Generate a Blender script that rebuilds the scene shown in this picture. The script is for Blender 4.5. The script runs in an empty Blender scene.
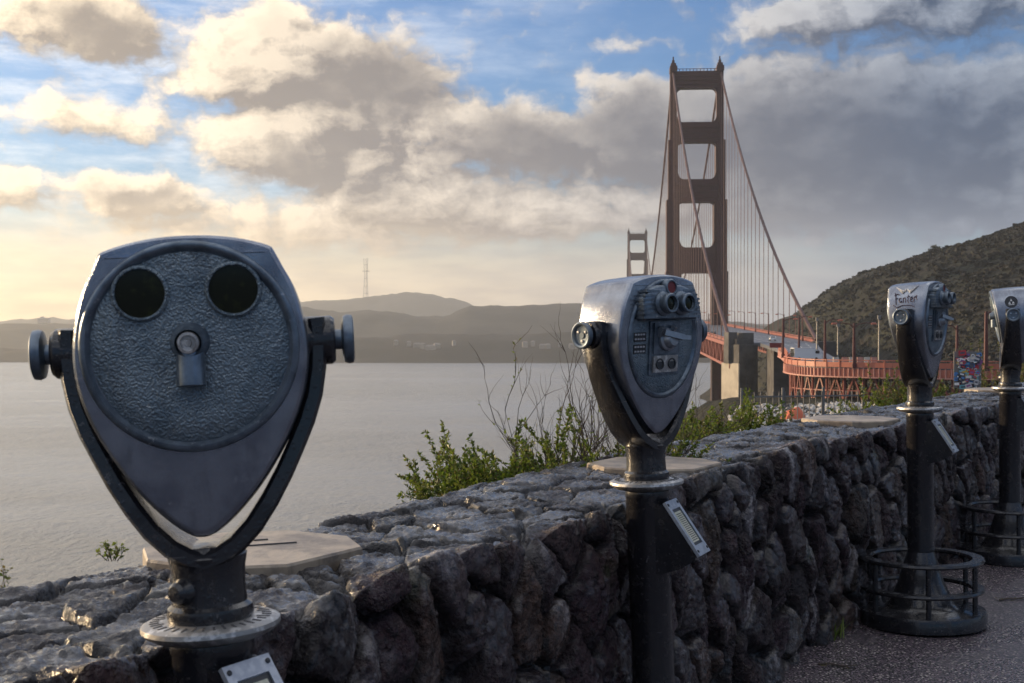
import bpy, bmesh, math, random
import numpy as np
from mathutils import Vector, Matrix

# ------------------------------------------------------------------ camera, sky, sun, exposure
R = math.radians
SC = bpy.context.scene
COL = SC.collection
CAMZ = 1.477                 # eye height above the plaza
F = 1308.0                   # focal length in picture widths/1024
WATER = CAMZ - 72.0          # the strait lies 72 m below the lookout

cam_d = bpy.data.cameras.new('camera')
cam = bpy.data.objects.new('camera', cam_d)
COL.objects.link(cam)
cam.location = (0, 0, CAMZ)
cam.rotation_euler = (R(90 - 0.504), 0, 0)
cam_d.sensor_width = 36.0
cam_d.lens = 36.0 * F / 1024.0
cam_d.clip_start = 0.05
cam_d.clip_end = 40000
cam_d.dof.use_dof = True
cam_d.dof.focus_distance = 5.2
cam_d.dof.aperture_fstop = 13.0
SC.camera = cam

SUN_AZ, SUN_EL = -62.0, 9.0  # degrees, azimuth from +Y towards +X
sv = Vector((math.sin(R(SUN_AZ)) * math.cos(R(SUN_EL)), math.cos(R(SUN_AZ)) * math.cos(R(SUN_EL)), math.sin(R(SUN_EL))))
sun_d = bpy.data.lights.new('sun', 'SUN')
sun_d.energy = 3.4
sun_d.angle = R(0.6)
sun_d.color = (1.0, 0.72, 0.42)
sun = bpy.data.objects.new('sun', sun_d)
COL.objects.link(sun)
sun.rotation_euler = (-sv).to_track_quat('-Z', 'Y').to_euler()

SC.view_settings.view_transform = 'Standard'
SC.view_settings.look = 'None'
SC.view_settings.gamma = 1.0
SC.view_settings.use_curve_mapping = False
SC.view_settings.exposure = 0.95
SC.render.engine = 'CYCLES'
SC.cycles.use_denoising = True
SC.cycles.max_bounces = 6
SC.cycles.diffuse_bounces = 3
SC.cycles.glossy_bounces = 3
SC.cycles.volume_bounces = 0
SC.cycles.caustics_reflective = False
SC.cycles.caustics_refractive = False
SC.cycles.sample_clamp_indirect = 4.0


class NT:
    """small wrapper that makes node trees readable"""
    def __init__(self, tree):
        self.t = tree
        self.n = tree.nodes
        self.l = tree.links

    def node(self, kind, **kw):
        nd = self.n.new(kind)
        for k, v in kw.items():
            setattr(nd, k, v)
        return nd

    def put(self, sock, v):
        if hasattr(v, 'is_linked') or hasattr(v, 'links'):
            self.l.new(v, sock)
        else:
            if isinstance(v, (tuple, list)) and len(v) == 3 and sock.type == 'RGBA':
                v = (*v, 1.0)
            sock.default_value = v

    def math(self, op, a, b=None, c=None, clamp=False):
        nd = self.node('ShaderNodeMath', operation=op, use_clamp=clamp)
        self.put(nd.inputs[0], a)
        if b is not None:
            self.put(nd.inputs[1], b)
        if c is not None:
            self.put(nd.inputs[2], c)
        return nd.outputs[0]

    def vmath(self, op, a, b=None, c=None, scale=None):
        nd = self.node('ShaderNodeVectorMath', operation=op)
        self.put(nd.inputs[0], a)
        if b is not None:
            self.put(nd.inputs[1], b)
        if c is not None:
            self.put(nd.inputs[2], c)
        if scale is not None:
            self.put(nd.inputs['Scale'], scale)
        return nd.outputs['Value'] if op in ('LENGTH', 'DOT_PRODUCT', 'DISTANCE') else nd.outputs[0]

    def ramp01(self, v, lo, hi, a=0.0, b=1.0, smooth=True):
        nd = self.node('ShaderNodeMapRange')
        nd.interpolation_type = 'SMOOTHSTEP' if smooth else 'LINEAR'
        nd.clamp = True
        self.put(nd.inputs['Value'], v)
        self.put(nd.inputs['From Min'], lo)
        self.put(nd.inputs['From Max'], hi)
        self.put(nd.inputs['To Min'], a)
        self.put(nd.inputs['To Max'], b)
        return nd.outputs[0]

    def mix(self, f, a, b, mode='MIX'):
        nd = self.node('ShaderNodeMix', data_type='RGBA', blend_type=mode)
        self.put(nd.inputs[0], f)
        self.put(nd.inputs[6], a)
        self.put(nd.inputs[7], b)
        return nd.outputs[2]

    def noise(self, vec, scale, detail=4.0, rough=0.55, dist=0.0, color=False, dims='3D'):
        nd = self.node('ShaderNodeTexNoise', noise_dimensions=dims)
        self.put(nd.inputs['Vector'], vec)
        nd.inputs['Scale'].default_value = scale
        nd.inputs['Detail'].default_value = detail
        nd.inputs['Roughness'].default_value = rough
        nd.inputs['Distortion'].default_value = dist
        return nd.outputs['Color' if color else 'Fac']

    def voronoi(self, vec, scale, feature='F1', out='Distance', rnd=1.0):
        nd = self.node('ShaderNodeTexVoronoi', feature=feature)
        self.put(nd.inputs['Vector'], vec)
        nd.inputs['Scale'].default_value = scale
        nd.inputs['Randomness'].default_value = rnd
        return nd.outputs[out]

    def sep(self, v):
        nd = self.node('ShaderNodeSeparateXYZ')
        self.put(nd.inputs[0], v)
        return nd.outputs

    def comb(self, x, y, z):
        nd = self.node('ShaderNodeCombineXYZ')
        for s, v in zip(nd.inputs, (x, y, z)):
            self.put(s, v)
        return nd.outputs[0]


# ---- the sky: clear Nishita air with broken clouds, all by direction
world = bpy.data.worlds.new('World')
SC.world = world
world.use_nodes = True
W = NT(world.node_tree)
W.n.clear()

# clouds of the bank ahead: azimuth, elevation, half width, half height (degrees), weight
CLOUDS = [
    (-19.2, 13.0, 4.3, 1.9, 1.0), (-16.9, 12.3, 2.6, 1.5, 0.7),
    (-10.6, 11.8, 3.9, 2.2, 1.2), (-6.9, 10.7, 5.0, 2.6, 1.2), (-13.6, 10.4, 3.0, 0.7, 0.5), (-10.2, 13.3, 1.6, 0.9, 0.6),
    (-11.0, 8.1, 3.2, 1.8, 1.05), (-7.6, 8.2, 3.4, 1.9, 0.9),
    (-1.2, 8.7, 4.0, 1.7, 1.15), (1.8, 8.0, 3.6, 1.5, 1.0), (-5.4, 6.6, 4.6, 1.7, 0.85),
    (-17.8, 8.9, 4.8, 1.1, 0.72), (-16.2, 5.9, 3.0, 1.0, 1.15), (-21.5, 5.6, 3.0, 1.2, 0.9),
    (3.6, 10.9, 1.4, 0.7, 0.55), (5.0, 12.3, 1.6, 0.6, 0.35),
    (11.5, 8.4, 8.0, 3.6, 1.3), (19.5, 8.0, 7.0, 3.8, 1.15), (6.0, 8.8, 4.0, 2.2, 0.95),
    (17.5, 13.6, 7.5, 2.0, 1.0), (12.0, 12.9, 3.2, 1.0, 0.5),
    (2.0, 5.4, 8.0, 1.6, 0.75), (-8.0, 4.6, 12.0, 1.5, 0.75), (14.0, 5.0, 9.0, 1.8, 0.75),
    (-30.0, 9.0, 7.0, 3.0, 1.0), (31.0, 10.0, 8.0, 5.0, 1.0),
]


def cloud_group():
    g = bpy.data.node_groups.new('cloud_density', 'ShaderNodeTree')
    g.interface.new_socket('Vector', in_out='INPUT', socket_type='NodeSocketVector')
    g.interface.new_socket('Density', in_out='OUTPUT', socket_type='NodeSocketFloat')
    G = NT(g)
    gi = G.node('NodeGroupInput')
    go = G.node('NodeGroupOutput')
    p = gi.outputs[0]                                     # (az, el, 0) in degrees
    warp = G.noise(p, 0.32, 3.0, 0.55, color=True)
    warp = G.vmath('MULTIPLY', G.vmath('SUBTRACT', warp, (0.5, 0.5, 0.5)), (2.6, 1.7, 0.0))
    fine = G.noise(p, 1.5, 4.0, 0.6, color=True)
    fine = G.vmath('MULTIPLY', G.vmath('SUBTRACT', fine, (0.5, 0.5, 0.5)), (0.75, 0.6, 0.0))
    q = G.vmath('ADD', G.vmath('ADD', p, warp), fine)
    tot = None
    for az, el, rx, ry, w in CLOUDS:
        d = G.vmath('MULTIPLY', G.vmath('SUBTRACT', q, (az, el, 0)), (1 / rx, 1 / ry, 0))
        v = G.ramp01(G.vmath('LENGTH', d), 0.25, 1.25, w, 0.0)
        tot = v if tot is None else G.math('ADD', tot, v)
    # the rest of the sky dome: scattered cloud
    wide = G.noise(G.vmath('MULTIPLY', p, (1.0, 1.7, 1.0)), 0.055, 6.0, 0.55)
    wide = G.ramp01(wide, 0.40, 0.62, 0.0, 1.0)
    pz = G.sep(p)
    far = G.math('MAXIMUM', G.ramp01(G.math('ABSOLUTE', pz[0]), 26.0, 40.0), G.ramp01(pz[1], 17.0, 26.0))
    tot = G.math('ADD', tot, G.math('MULTIPLY', wide, far))
    # billows
    b1 = G.noise(G.vmath('MULTIPLY', q, (1.0, 1.35, 1.0)), 0.75, 7.0, 0.6)
    b2 = G.noise(G.vmath('MULTIPLY', p, (0.5, 2.0, 1.0)), 0.9, 5.0, 0.6)
    bil = G.math('ADD', G.math('MULTIPLY', G.math('SUBTRACT', b1, 0.5), 1.5), G.math('MULTIPLY', G.math('SUBTRACT', b2, 0.5), 0.5))
    tot = G.math('ADD', tot, bil)
    G.l.new(tot, go.inputs[0])
    return g


grp = cloud_group()
geo = W.node('ShaderNodeTexCoord')
dirv = W.vmath('NORMALIZE', geo.outputs['Generated'])
sx, sy, sz = W.sep(dirv)
az = W.math('MULTIPLY', W.math('ARCTAN2', sx, sy), 57.29578)
el = W.math('MULTIPLY', W.math('ARCSINE', sz), 57.29578)
pp = W.comb(az, el, 0.0)
off = W.vmath('ADD', pp, (-0.75, 0.75, 0.0))               # a step towards the sun


def dens(v):
    nd = W.node('ShaderNodeGroup')
    nd.node_tree = grp
    W.put(nd.inputs[0], v)
    return nd.outputs[0]


d0, d1 = dens(pp), dens(off)
alpha = W.ramp01(d0, 0.02, 0.72)
lit = W.math('ADD', 0.46, W.math('MULTIPLY', W.math('SUBTRACT', d0, d1), 1.15), clamp=True)
core = W.ramp01(d0, 0.6, 1.6)
sun_ang = W.vmath('DOT_PRODUCT', dirv, tuple(sv))
near_sun = W.ramp01(sun_ang, 0.20, 0.92, smooth=False)       # 1 towards the sun
behind = W.ramp01(sun_ang, -0.75, 0.12, 0.8, 1.0)            # the sky opposite the sun is duller
bright = W.mix(near_sun, (0.225, 0.260, 0.315), (0.95, 0.75, 0.50))
dark = W.mix(near_sun, (0.016, 0.040, 0.085), (0.25, 0.205, 0.160))
# deep, shaded parts of the bank
thick = None
for a_, e_, rx, ry in ((14.0, 7.6, 12.5, 4.8), (5.5, 8.6, 4.0, 2.6), (0.8, 8.0, 5.0, 2.2), (-6.0, 10.6, 4.2, 2.2), (-17.4, 12.6, 2.6, 1.2), (-9.0, 7.4, 2.4, 1.3), (-16.0, 5.6, 2.6, 0.8)):
    v = W.ramp01(W.vmath('LENGTH', W.vmath('MULTIPLY', W.vmath('SUBTRACT', W.vmath('ADD', pp, W.vmath('SCALE', W.vmath('SUBTRACT', W.noise(pp, 0.5, 5.0, 0.6, color=True), (0.5, 0.5, 0.5)), scale=3.0)), (a_, e_, 0)), (1 / rx, 1 / ry, 0))), 0.2, 1.15, 1.0, 0.0)
    thick = v if thick is None else W.math('MAXIMUM', thick, v)
tex = W.noise(W.vmath('MULTIPLY', pp, (1.0, 1.5, 1.0)), 0.55, 6.0, 0.6)
tex = W.math('MULTIPLY', W.math('SUBTRACT', tex, 0.5), 1.1)
lit = W.math('ADD', lit, W.math('MULTIPLY', tex, 0.35), clamp=True)
shade = W.math('SUBTRACT', lit, W.math('MULTIPLY', core, 0.26), clamp=True)
shade = W.math('ADD', W.math('MULTIPLY', shade, W.math('SUBTRACT', 1.0, W.math('MULTIPLY', thick, 0.93))), W.math('MULTIPLY', W.math('MULTIPLY', thick, tex), 0.42), clamp=True)
ccol = W.mix(shade, dark, bright)
ccol = W.mix(W.ramp01(el, 17.0, 42.0), ccol, W.mix(shade, (0.38, 0.40, 0.43), (1.20, 1.18, 1.18)))  # clouds overhead, out of view, brightened as added fill for the foreground
sky = W.node('ShaderNodeTexSky', sky_type='NISHITA')
sky.sun_disc = False
sky.sun_elevation = R(SUN_EL)
sky.sun_rotation = R(SUN_AZ)
sky.altitude = 70
sky.air_density = 1.0
sky.dust_density = 1.2
sky.ozone_density = 3.0
skyc = W.vmath('MULTIPLY', W.vmath('SCALE', sky.outputs[0], scale=0.066), (0.60, 1.02, 1.48))
# low sheet of thin cloud and sea mist along the horizon
low = W.math('MULTIPLY', W.ramp01(el, 1.0, 6.5, 1.0, 0.0), 0.92)
lown = W.noise(W.vmath('MULTIPLY', pp, (0.35, 1.6, 1.0)), 0.8, 4.0, 0.55)
lowb = W.mix(near_sun, (0.175, 0.215, 0.285), (1.02, 0.70, 0.29))
lowd = W.mix(near_sun, (0.125, 0.165, 0.24), (0.72, 0.47, 0.19))
lowc = W.mix(W.ramp01(lown, 0.35, 0.65), lowd, lowb)
veil = W.noise(W.vmath('MULTIPLY', pp, (0.30, 1.1, 1.0)), 0.5, 6.0, 0.62)
veil = W.math('MULTIPLY', W.ramp01(veil, 0.40, 0.74, 0.06, 0.72), W.ramp01(sun_ang, 0.30, 0.75))
skyc = W.mix(veil, skyc, W.mix(near_sun, (0.40, 0.47, 0.58), (0.86, 0.80, 0.70)))
c1 = W.mix(alpha, skyc, ccol)
c2 = W.vmath('SCALE', W.mix(low, c1, lowc), scale=behind)
bg = W.node('ShaderNodeBackground')
W.l.new(c2, bg.inputs['Color'])
bg.inputs['Strength'].default_value = 1.0
wo = W.node('ShaderNodeOutputWorld')
W.l.new(bg.outputs[0], wo.inputs['Surface'])
world.cycles.sampling_method = 'MANUAL'
world.cycles.sample_map_resolution = 1024

# ------------------------------------------------------------------ numeric noise for real displacement
def _hash(ix, iy, seed):
    h = (ix.astype(np.int64) * 374761393 + iy.astype(np.int64) * 668265263 + seed * 982451653) & 0xFFFFFFFF
    h = ((h ^ (h >> 13)) * 1274126177) & 0xFFFFFFFF
    h = (h ^ (h >> 16)) & 0xFFFFFFFF
    return h / 4294967295.0


def vnoise(x, y, seed=0):
    x = np.asarray(x, float); y = np.asarray(y, float)
    ix = np.floor(x); iy = np.floor(y)
    fx = x - ix; fy = y - iy
    fx = fx * fx * (3 - 2 * fx); fy = fy * fy * (3 - 2 * fy)
    a = _hash(ix, iy, seed); b = _hash(ix + 1, iy, seed)
    c = _hash(ix, iy + 1, seed); d = _hash(ix + 1, iy + 1, seed)
    return (a * (1 - fx) + b * fx) * (1 - fy) + (c * (1 - fx) + d * fx) * fy


def fbm(x, y, seed=0, octv=4, gain=0.5):
    s = 0; a = 1; t = 0
    for k in range(octv):
        s = s + a * (vnoise(x * 2 ** k + 17.3 * k, y * 2 ** k - 9.1 * k, seed + k) - 0.5)
        t += a; a *= gain
    return s / t * 2


def smooth(t):
    t = np.clip(t, 0, 1)
    return t * t * (3 - 2 * t)


# ------------------------------------------------------------------ materials
MATS = {}


def material(name, color, rough=0.5, metal=0.0, bump=None, var=None, coat=0.0, spec=0.5):
    """bump = (scale, strength, distance, kind); var = (scale, colour2, lo, hi)"""
    if name in MATS:
        return MATS[name]
    m = bpy.data.materials.new(name)
    m.use_nodes = True
    t = NT(m.node_tree)
    b = t.n['Principled BSDF']
    tc = t.node('ShaderNodeTexCoord').outputs['Object']
    b.inputs['Roughness'].default_value = rough
    b.inputs['Metallic'].default_value = metal
    b.inputs['Coat Weight'].default_value = coat
    b.inputs['Specular IOR Level'].default_value = spec
    if var:
        n = t.noise(tc, var[0], 5.0, 0.6)
        f = t.ramp01(n, var[2], var[3])
        t.l.new(t.mix(f, color, var[1]), b.inputs['Base Color'])
        r2 = t.math('ADD', rough * 0.75, t.math('MULTIPLY', n, rough * 0.5))
        t.l.new(r2, b.inputs['Roughness'])
    else:
        b.inputs['Base Color'].default_value = (*color, 1)
    if bump:
        kind = bump[3] if len(bump) > 3 else 'noise'
        if kind == 'noise':
            h = t.noise(tc, bump[0], 5.0, 0.6)
        elif kind == 'drops':
            v = t.voronoi(tc, bump[0], 'F1')
            h = t.math('ADD', t.ramp01(v, 0.0, 0.45, 1.0, 0.0), t.math('MULTIPLY', t.noise(tc, bump[0] * .25, 3.0), 0.6))
        elif kind == 'hammer':
            v = t.voronoi(t.vmath('ADD', tc, t.vmath('SCALE', t.noise(tc, 60, 2.0, color=True), scale=0.010)), bump[0], 'SMOOTH_F1')
            h = t.math('ADD', v, t.math('MULTIPLY', t.noise(tc, bump[0] * .5, 2.0), 0.8))
        bn = t.node('ShaderNodeBump')
        bn.inputs['Strength'].default_value = bump[1]
        bn.inputs['Distance'].default_value = bump[2]
        t.l.new(h, bn.inputs['Height'])
        t.l.new(bn.outputs[0], b.inputs['Normal'])
    MATS[name] = m
    return m


M_SHELL = material('cast_aluminium', (0.30, 0.325, 0.37), 0.25, 0.85, (330, 0.30, 0.0008, 'drops'), (14, (0.19, 0.205, 0.245), 0.35, 0.7))
M_PLATE = material('hammered_plate', (0.205, 0.25, 0.28), 0.40, 0.55, (290, 0.9, 0.0026, 'hammer'), (18, (0.125, 0.170, 0.205), 0.35, 0.7))
M_TRIM = material('cast_trim', (0.175, 0.215, 0.26), 0.32, 0.6, (120, 0.2, 0.001), (30, (0.09, 0.115, 0.145), 0.35, 0.7))
M_CHROME = material('polished_steel', (0.55, 0.56, 0.58), 0.20, 1.0, (60, 0.1, 0.001), (40, (0.38, 0.38, 0.40), 0.4, 0.7))
M_BLACK = material('black_gloss_enamel', (0.013, 0.013, 0.016), 0.26, 0.0, (110, 0.35, 0.0015, 'drops'), (25, (0.035, 0.032, 0.032), 0.5, 0.8), 0.3)
M_RINGM = material('worn_ring_metal', (0.33, 0.32, 0.31), 0.42, 0.7, (150, 0.5, 0.002), (45, (0.62, 0.61, 0.60), 0.5, 0.62))
M_LENS = material('dark_glass', (0.010, 0.012, 0.006), 0.20, 0.0, None, (55, (0.026, 0.030, 0.010), 0.5, 0.75), 0.0, 0.25)
M_CRANK = material('worn_cast_metal', (0.33, 0.36, 0.40), 0.34, 0.7, (120, 0.2, 0.001), (30, (0.24, 0.27, 0.31), 0.35, 0.7))
M_HOLE = material('matt_black', (0.012, 0.012, 0.011), 0.6)
M_RED = material('red_enamel', (0.16, 0.018, 0.02), 0.35)
M_LABEL = material('black_label', (0.02, 0.022, 0.026), 0.4)
M_LABELTXT = material('label_print', (0.35, 0.36, 0.38), 0.6)
M_SILVER = material('brushed_plaque_frame', (0.42, 0.45, 0.50), 0.38, 0.55, (200, 0.2, 0.001), (60, (0.33, 0.36, 0.42), 0.4, 0.6))
M_CARD = material('cream_card', (0.55, 0.53, 0.42), 0.5, 0, None, (35, (0.46, 0.47, 0.36), 0.4, 0.6))
M_INK = material('ink', (0.05, 0.05, 0.055), 0.6)
M_GRAFF = material('marker_ink', (0.06, 0.04, 0.075), 0.5)
M_STICK_W = material('white_sticker', (0.62, 0.62, 0.62), 0.5)
M_STICK_K = material('black_sticker', (0.012, 0.014, 0.02), 0.35)
M_SLAB = material('cast_stone_slab', (0.36, 0.29, 0.215), 0.40, 0, (45, 0.6, 0.005), (9, (0.17, 0.14, 0.115), 0.42, 0.68))
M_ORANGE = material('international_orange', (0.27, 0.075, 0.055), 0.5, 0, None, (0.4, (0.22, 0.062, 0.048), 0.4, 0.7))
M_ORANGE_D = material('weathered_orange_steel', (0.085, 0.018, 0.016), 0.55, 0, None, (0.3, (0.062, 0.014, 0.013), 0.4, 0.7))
M_ORANGE_L = material('fresh_orange_paint', (0.42, 0.135, 0.085), 0.5, 0, None, (0.5, (0.36, 0.105, 0.065), 0.4, 0.7))
M_PINK = material('faded_orange_fascia', (0.52, 0.25, 0.20), 0.6, 0, None, (0.6, (0.42, 0.19, 0.15), 0.4, 0.7))
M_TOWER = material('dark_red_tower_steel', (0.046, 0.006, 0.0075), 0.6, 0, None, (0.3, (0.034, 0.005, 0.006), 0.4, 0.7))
M_CABLE = material('rope_steel', (0.17, 0.095, 0.088), 0.55)
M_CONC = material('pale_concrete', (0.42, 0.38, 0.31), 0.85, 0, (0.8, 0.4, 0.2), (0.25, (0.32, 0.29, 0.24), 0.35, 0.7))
M_CONC_D = material('shade_dark_concrete', (0.085, 0.082, 0.08), 0.85, 0, (0.8, 0.4, 0.2), (0.25, (0.045, 0.043, 0.043), 0.35, 0.7))  # darkened so that the shade on pylon and abutment sits in the colour
M_ROAD = material('asphalt_road', (0.10, 0.105, 0.12), 0.45, 0, None, (0.15, (0.075, 0.08, 0.09), 0.4, 0.7))
M_PAINT = material('road_paint', (0.6, 0.6, 0.58), 0.6)
M_BARK = material('shrub_bark', (0.065, 0.048, 0.038), 0.8)
M_LEAF = material('fresh_leaf', (0.175, 0.225, 0.026), 0.45, 0, None, (9, (0.085, 0.14, 0.02), 0.35, 0.65))
M_LEAF2 = material('grey_green_leaf', (0.12, 0.14, 0.036), 0.5, 0, None, (9, (0.07, 0.095, 0.028), 0.35, 0.65))
M_LEAF3 = material('dry_leaf', (0.15, 0.125, 0.035), 0.6, 0, None, (9, (0.09, 0.08, 0.025), 0.35, 0.65))
M_TREE = material('dark_conifer_leaf', (0.030, 0.040, 0.020), 0.6)
M_GALV = material('galvanised_steel', (0.22, 0.215, 0.21), 0.5, 0.6)
M_WHITE = material('white_paint', (0.70, 0.71, 0.72), 0.4)
M_CARGLASS = material('car_glass', (0.02, 0.025, 0.03), 0.1)
M_TYRE = material('tyre_rubber', (0.02, 0.02, 0.02), 0.8)
M_MAROON = material('maroon_paint', (0.13, 0.022, 0.024), 0.5)
M_STUCCO = material('pale_stucco', (0.55, 0.50, 0.44), 0.8)
M_FARWALL = material('far_house_wall', (0.26, 0.24, 0.21), 0.8)
M_ROOFT = material('grey_roof', (0.16, 0.14, 0.13), 0.8)
M_TARP = material('orange_tarp', (0.55, 0.12, 0.05), 0.6)
M_WOOD = material('weathered_post', (0.16, 0.13, 0.10), 0.8)


def wear(m, chip, grime, f_chip=0.6, f_grime=0.55):
    """chips in the finish and grime run down by the rain"""
    t = NT(m.node_tree); b = t.n['Principled BSDF']
    src = b.inputs['Base Color'].links[0].from_socket
    tc = t.node('ShaderNodeTexCoord').outputs['Object']
    run = t.noise(t.vmath('MULTIPLY', tc, (26.0, 26.0, 5.0)), 1.0, 6.0, 0.65)
    c = t.mix(t.ramp01(run, 0.52, 0.72, 0, f_grime), src, grime)
    ch = t.noise(tc, 85, 5.0, 0.7)
    big = t.noise(tc, 11, 3.0, 0.5)
    k = t.math('MULTIPLY', t.ramp01(ch, 0.60, 0.66), t.ramp01(big, 0.48, 0.60))
    scr = t.noise(t.vmath('MULTIPLY', tc, (9.0, 30.0, 160.0)), 1.0, 2.0, 0.5)
    k = t.math('MAXIMUM', k, t.math('MULTIPLY', t.ramp01(scr, 0.735, 0.76), 0.7))
    c = t.mix(t.math('MULTIPLY', k, f_chip), c, chip)
    t.l.new(c, b.inputs['Base Color'])


wear(M_SHELL, (0.52, 0.54, 0.57), (0.10, 0.105, 0.12))
wear(M_PLATE, (0.42, 0.45, 0.47), (0.085, 0.10, 0.115), 0.5, 0.5)
wear(M_TRIM, (0.46, 0.48, 0.50), (0.08, 0.09, 0.10))
wear(M_BLACK, (0.14, 0.13, 0.13), (0.035, 0.028, 0.022), 0.6, 0.5)
wear(M_SILVER, (0.60, 0.62, 0.64), (0.20, 0.20, 0.20), 0.4, 0.4)
wear(M_SLAB, (0.48, 0.42, 0.34), (0.13, 0.105, 0.085), 0.4, 0.7)


def thin_leaf(m, f=0.45):
    t = NT(m.node_tree); b = t.n['Principled BSDF']
    tr = t.node('ShaderNodeBsdfTranslucent')
    src = b.inputs['Base Color']
    if src.is_linked:
        t.l.new(src.links[0].from_socket, tr.inputs['Color'])
    else:
        tr.inputs['Color'].default_value = src.default_value
    mx = t.node('ShaderNodeMixShader'); mx.inputs[0].default_value = f
    t.l.new(b.outputs[0], mx.inputs[1]); t.l.new(tr.outputs[0], mx.inputs[2])
    t.l.new(mx.outputs[0], t.n['Material Output'].inputs['Surface'])


for m_ in (M_LEAF, M_LEAF2, M_LEAF3):
    thin_leaf(m_)


# ------------------------------------------------------------------ mesh building helpers
class MB:
    """collects shapes, then links them as one mesh object"""
    def __init__(self):
        self.v, self.f, self.mi = [], [], []
        self.slot = 0

    def add(self, vs, fs):
        o = len(self.v)
        self.v.extend([tuple(p) for p in vs])
        self.f.extend([tuple(i + o for i in f) for f in fs])
        self.mi.extend([self.slot] * len(fs))
        return self

    def box(self, c, s, mat=None):
        hx, hy, hz = s[0] / 2, s[1] / 2, s[2] / 2
        vs = [Vector((x * hx, y * hy, z * hz)) for x in (-1, 1) for y in (-1, 1) for z in (-1, 1)]
        if mat is not None:
            vs = [mat @ v for v in vs]
        c = Vector(c)
        return self.add([v + c for v in vs], [(0, 1, 3, 2), (4, 6, 7, 5), (0, 4, 5, 1), (2, 3, 7, 6), (0, 2, 6, 4), (1, 5, 7, 3)])

    def bar(self, a, b, w, h=None):
        """rectangular bar from a to b"""
        a, b = Vector(a), Vector(b)
        h = w if h is None else h
        d = (b - a)
        up = Vector((0, 0, 1)) if abs(d.normalized().z) < 0.99 else Vector((0, 1, 0))
        s = d.cross(up).normalized() * (w / 2)
        u = s.cross(d).normalized() * (h / 2)
        vs = [p + i * s + j * u for p in (a, b) for i, j in ((-1, -1), (1, -1), (1, 1), (-1, 1))]
        return self.add(vs, [(3, 2, 1, 0), (4, 5, 6, 7), (0, 1, 5, 4), (1, 2, 6, 5), (2, 3, 7, 6), (3, 0, 4, 7)])

    def tube(self, pts, rad, n=8, cap=True):
        pts = [Vector(p) for p in pts]
        rads = rad if isinstance(rad, (list, tuple)) else [rad] * len(pts)
        vs, fs = [], []
        ref = None
        for i, p in enumerate(pts):
            d = (pts[min(i + 1, len(pts) - 1)] - pts[max(i - 1, 0)]).normalized()
            if ref is None:
                ref = d.orthogonal().normalized()
            ref = (ref - d * ref.dot(d)).normalized()
            bi = d.cross(ref)
            for k in range(n):
                a = 2 * math.pi * k / n
                vs.append(p + (ref * math.cos(a) + bi * math.sin(a)) * rads[i])
        for i in range(len(pts) - 1):
            for k in range(n):
                k2 = (k + 1) % n
                fs.append((i * n + k, i * n + k2, (i + 1) * n + k2, (i + 1) * n + k))
        if cap:
            fs.append(tuple(reversed(range(n))))
            fs.append(tuple((len(pts) - 1) * n + k for k in range(n)))
        return self.add(vs, fs)

    def lathe(self, prof, n=48, mat=None, cap=True):
        """prof = [(r, z)...] turned round local Z; mat places it"""
        vs, fs = [], []
        for r, z in prof:
            for k in range(n):
                a = 2 * math.pi * k / n
                vs.append(Vector((r * math.cos(a), r * math.sin(a), z)))
        for i in range(len(prof) - 1):
            for k in range(n):
                k2 = (k + 1) % n
                fs.append((i * n + k, i * n + k2, (i + 1) * n + k2, (i + 1) * n + k))
        if cap:
            if prof[0][0] > 1e-5:
                fs.append(tuple(reversed(range(n))))
            if prof[-1][0] > 1e-5:
                fs.append(tuple((len(prof) - 1) * n + k for k in range(n)))
        if mat is not None:
            vs = [mat @ v for v in vs]
        return self.add(vs, fs)

    def loft(self, rings, cap=True):
        n = len(rings[0])
        vs = [p for r in rings for p in r]
        fs = []
        for i in range(len(rings) - 1):
            for k in range(n):
                k2 = (k + 1) % n
                fs.append((i * n + k, i * n + k2, (i + 1) * n + k2, (i + 1) * n + k))
        if cap:
            fs.append(tuple(reversed(range(n))))
            fs.append(tuple((len(rings) - 1) * n + k for k in range(n)))
        return self.add(vs, fs)

    def prism(self, poly, z0, z1):
        n = len(poly)
        vs = [(x, y, z) for z in (z0, z1) for x, y in poly]
        fs = [tuple(reversed(range(n))), tuple(range(n, 2 * n))]
        fs += [(k, (k + 1) % n, n + (k + 1) % n, n + k) for k in range(n)]
        return self.add(vs, fs)

    def build(self, name, mats, parent=None, sharp=35, fix=True):
        me = bpy.data.meshes.new(name)
        me.from_pydata(self.v, [], self.f)
        if not isinstance(mats, (list, tuple)):
            mats = [mats]
        for m in mats:
            me.materials.append(m)
        if len(mats) > 1:
            me.polygons.foreach_set('material_index', self.mi)
        if fix:
            bm = bmesh.new(); bm.from_mesh(me)
            bmesh.ops.recalc_face_normals(bm, faces=bm.faces)
            bm.to_mesh(me); bm.free()
        if sharp:
            me.polygons.foreach_set('use_smooth', [True] * len(me.polygons))
            me.set_sharp_from_angle(angle=R(sharp))
        o = bpy.data.objects.new(name, me)
        COL.objects.link(o)
        if parent is not None:
            o.parent = parent
        return o


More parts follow.
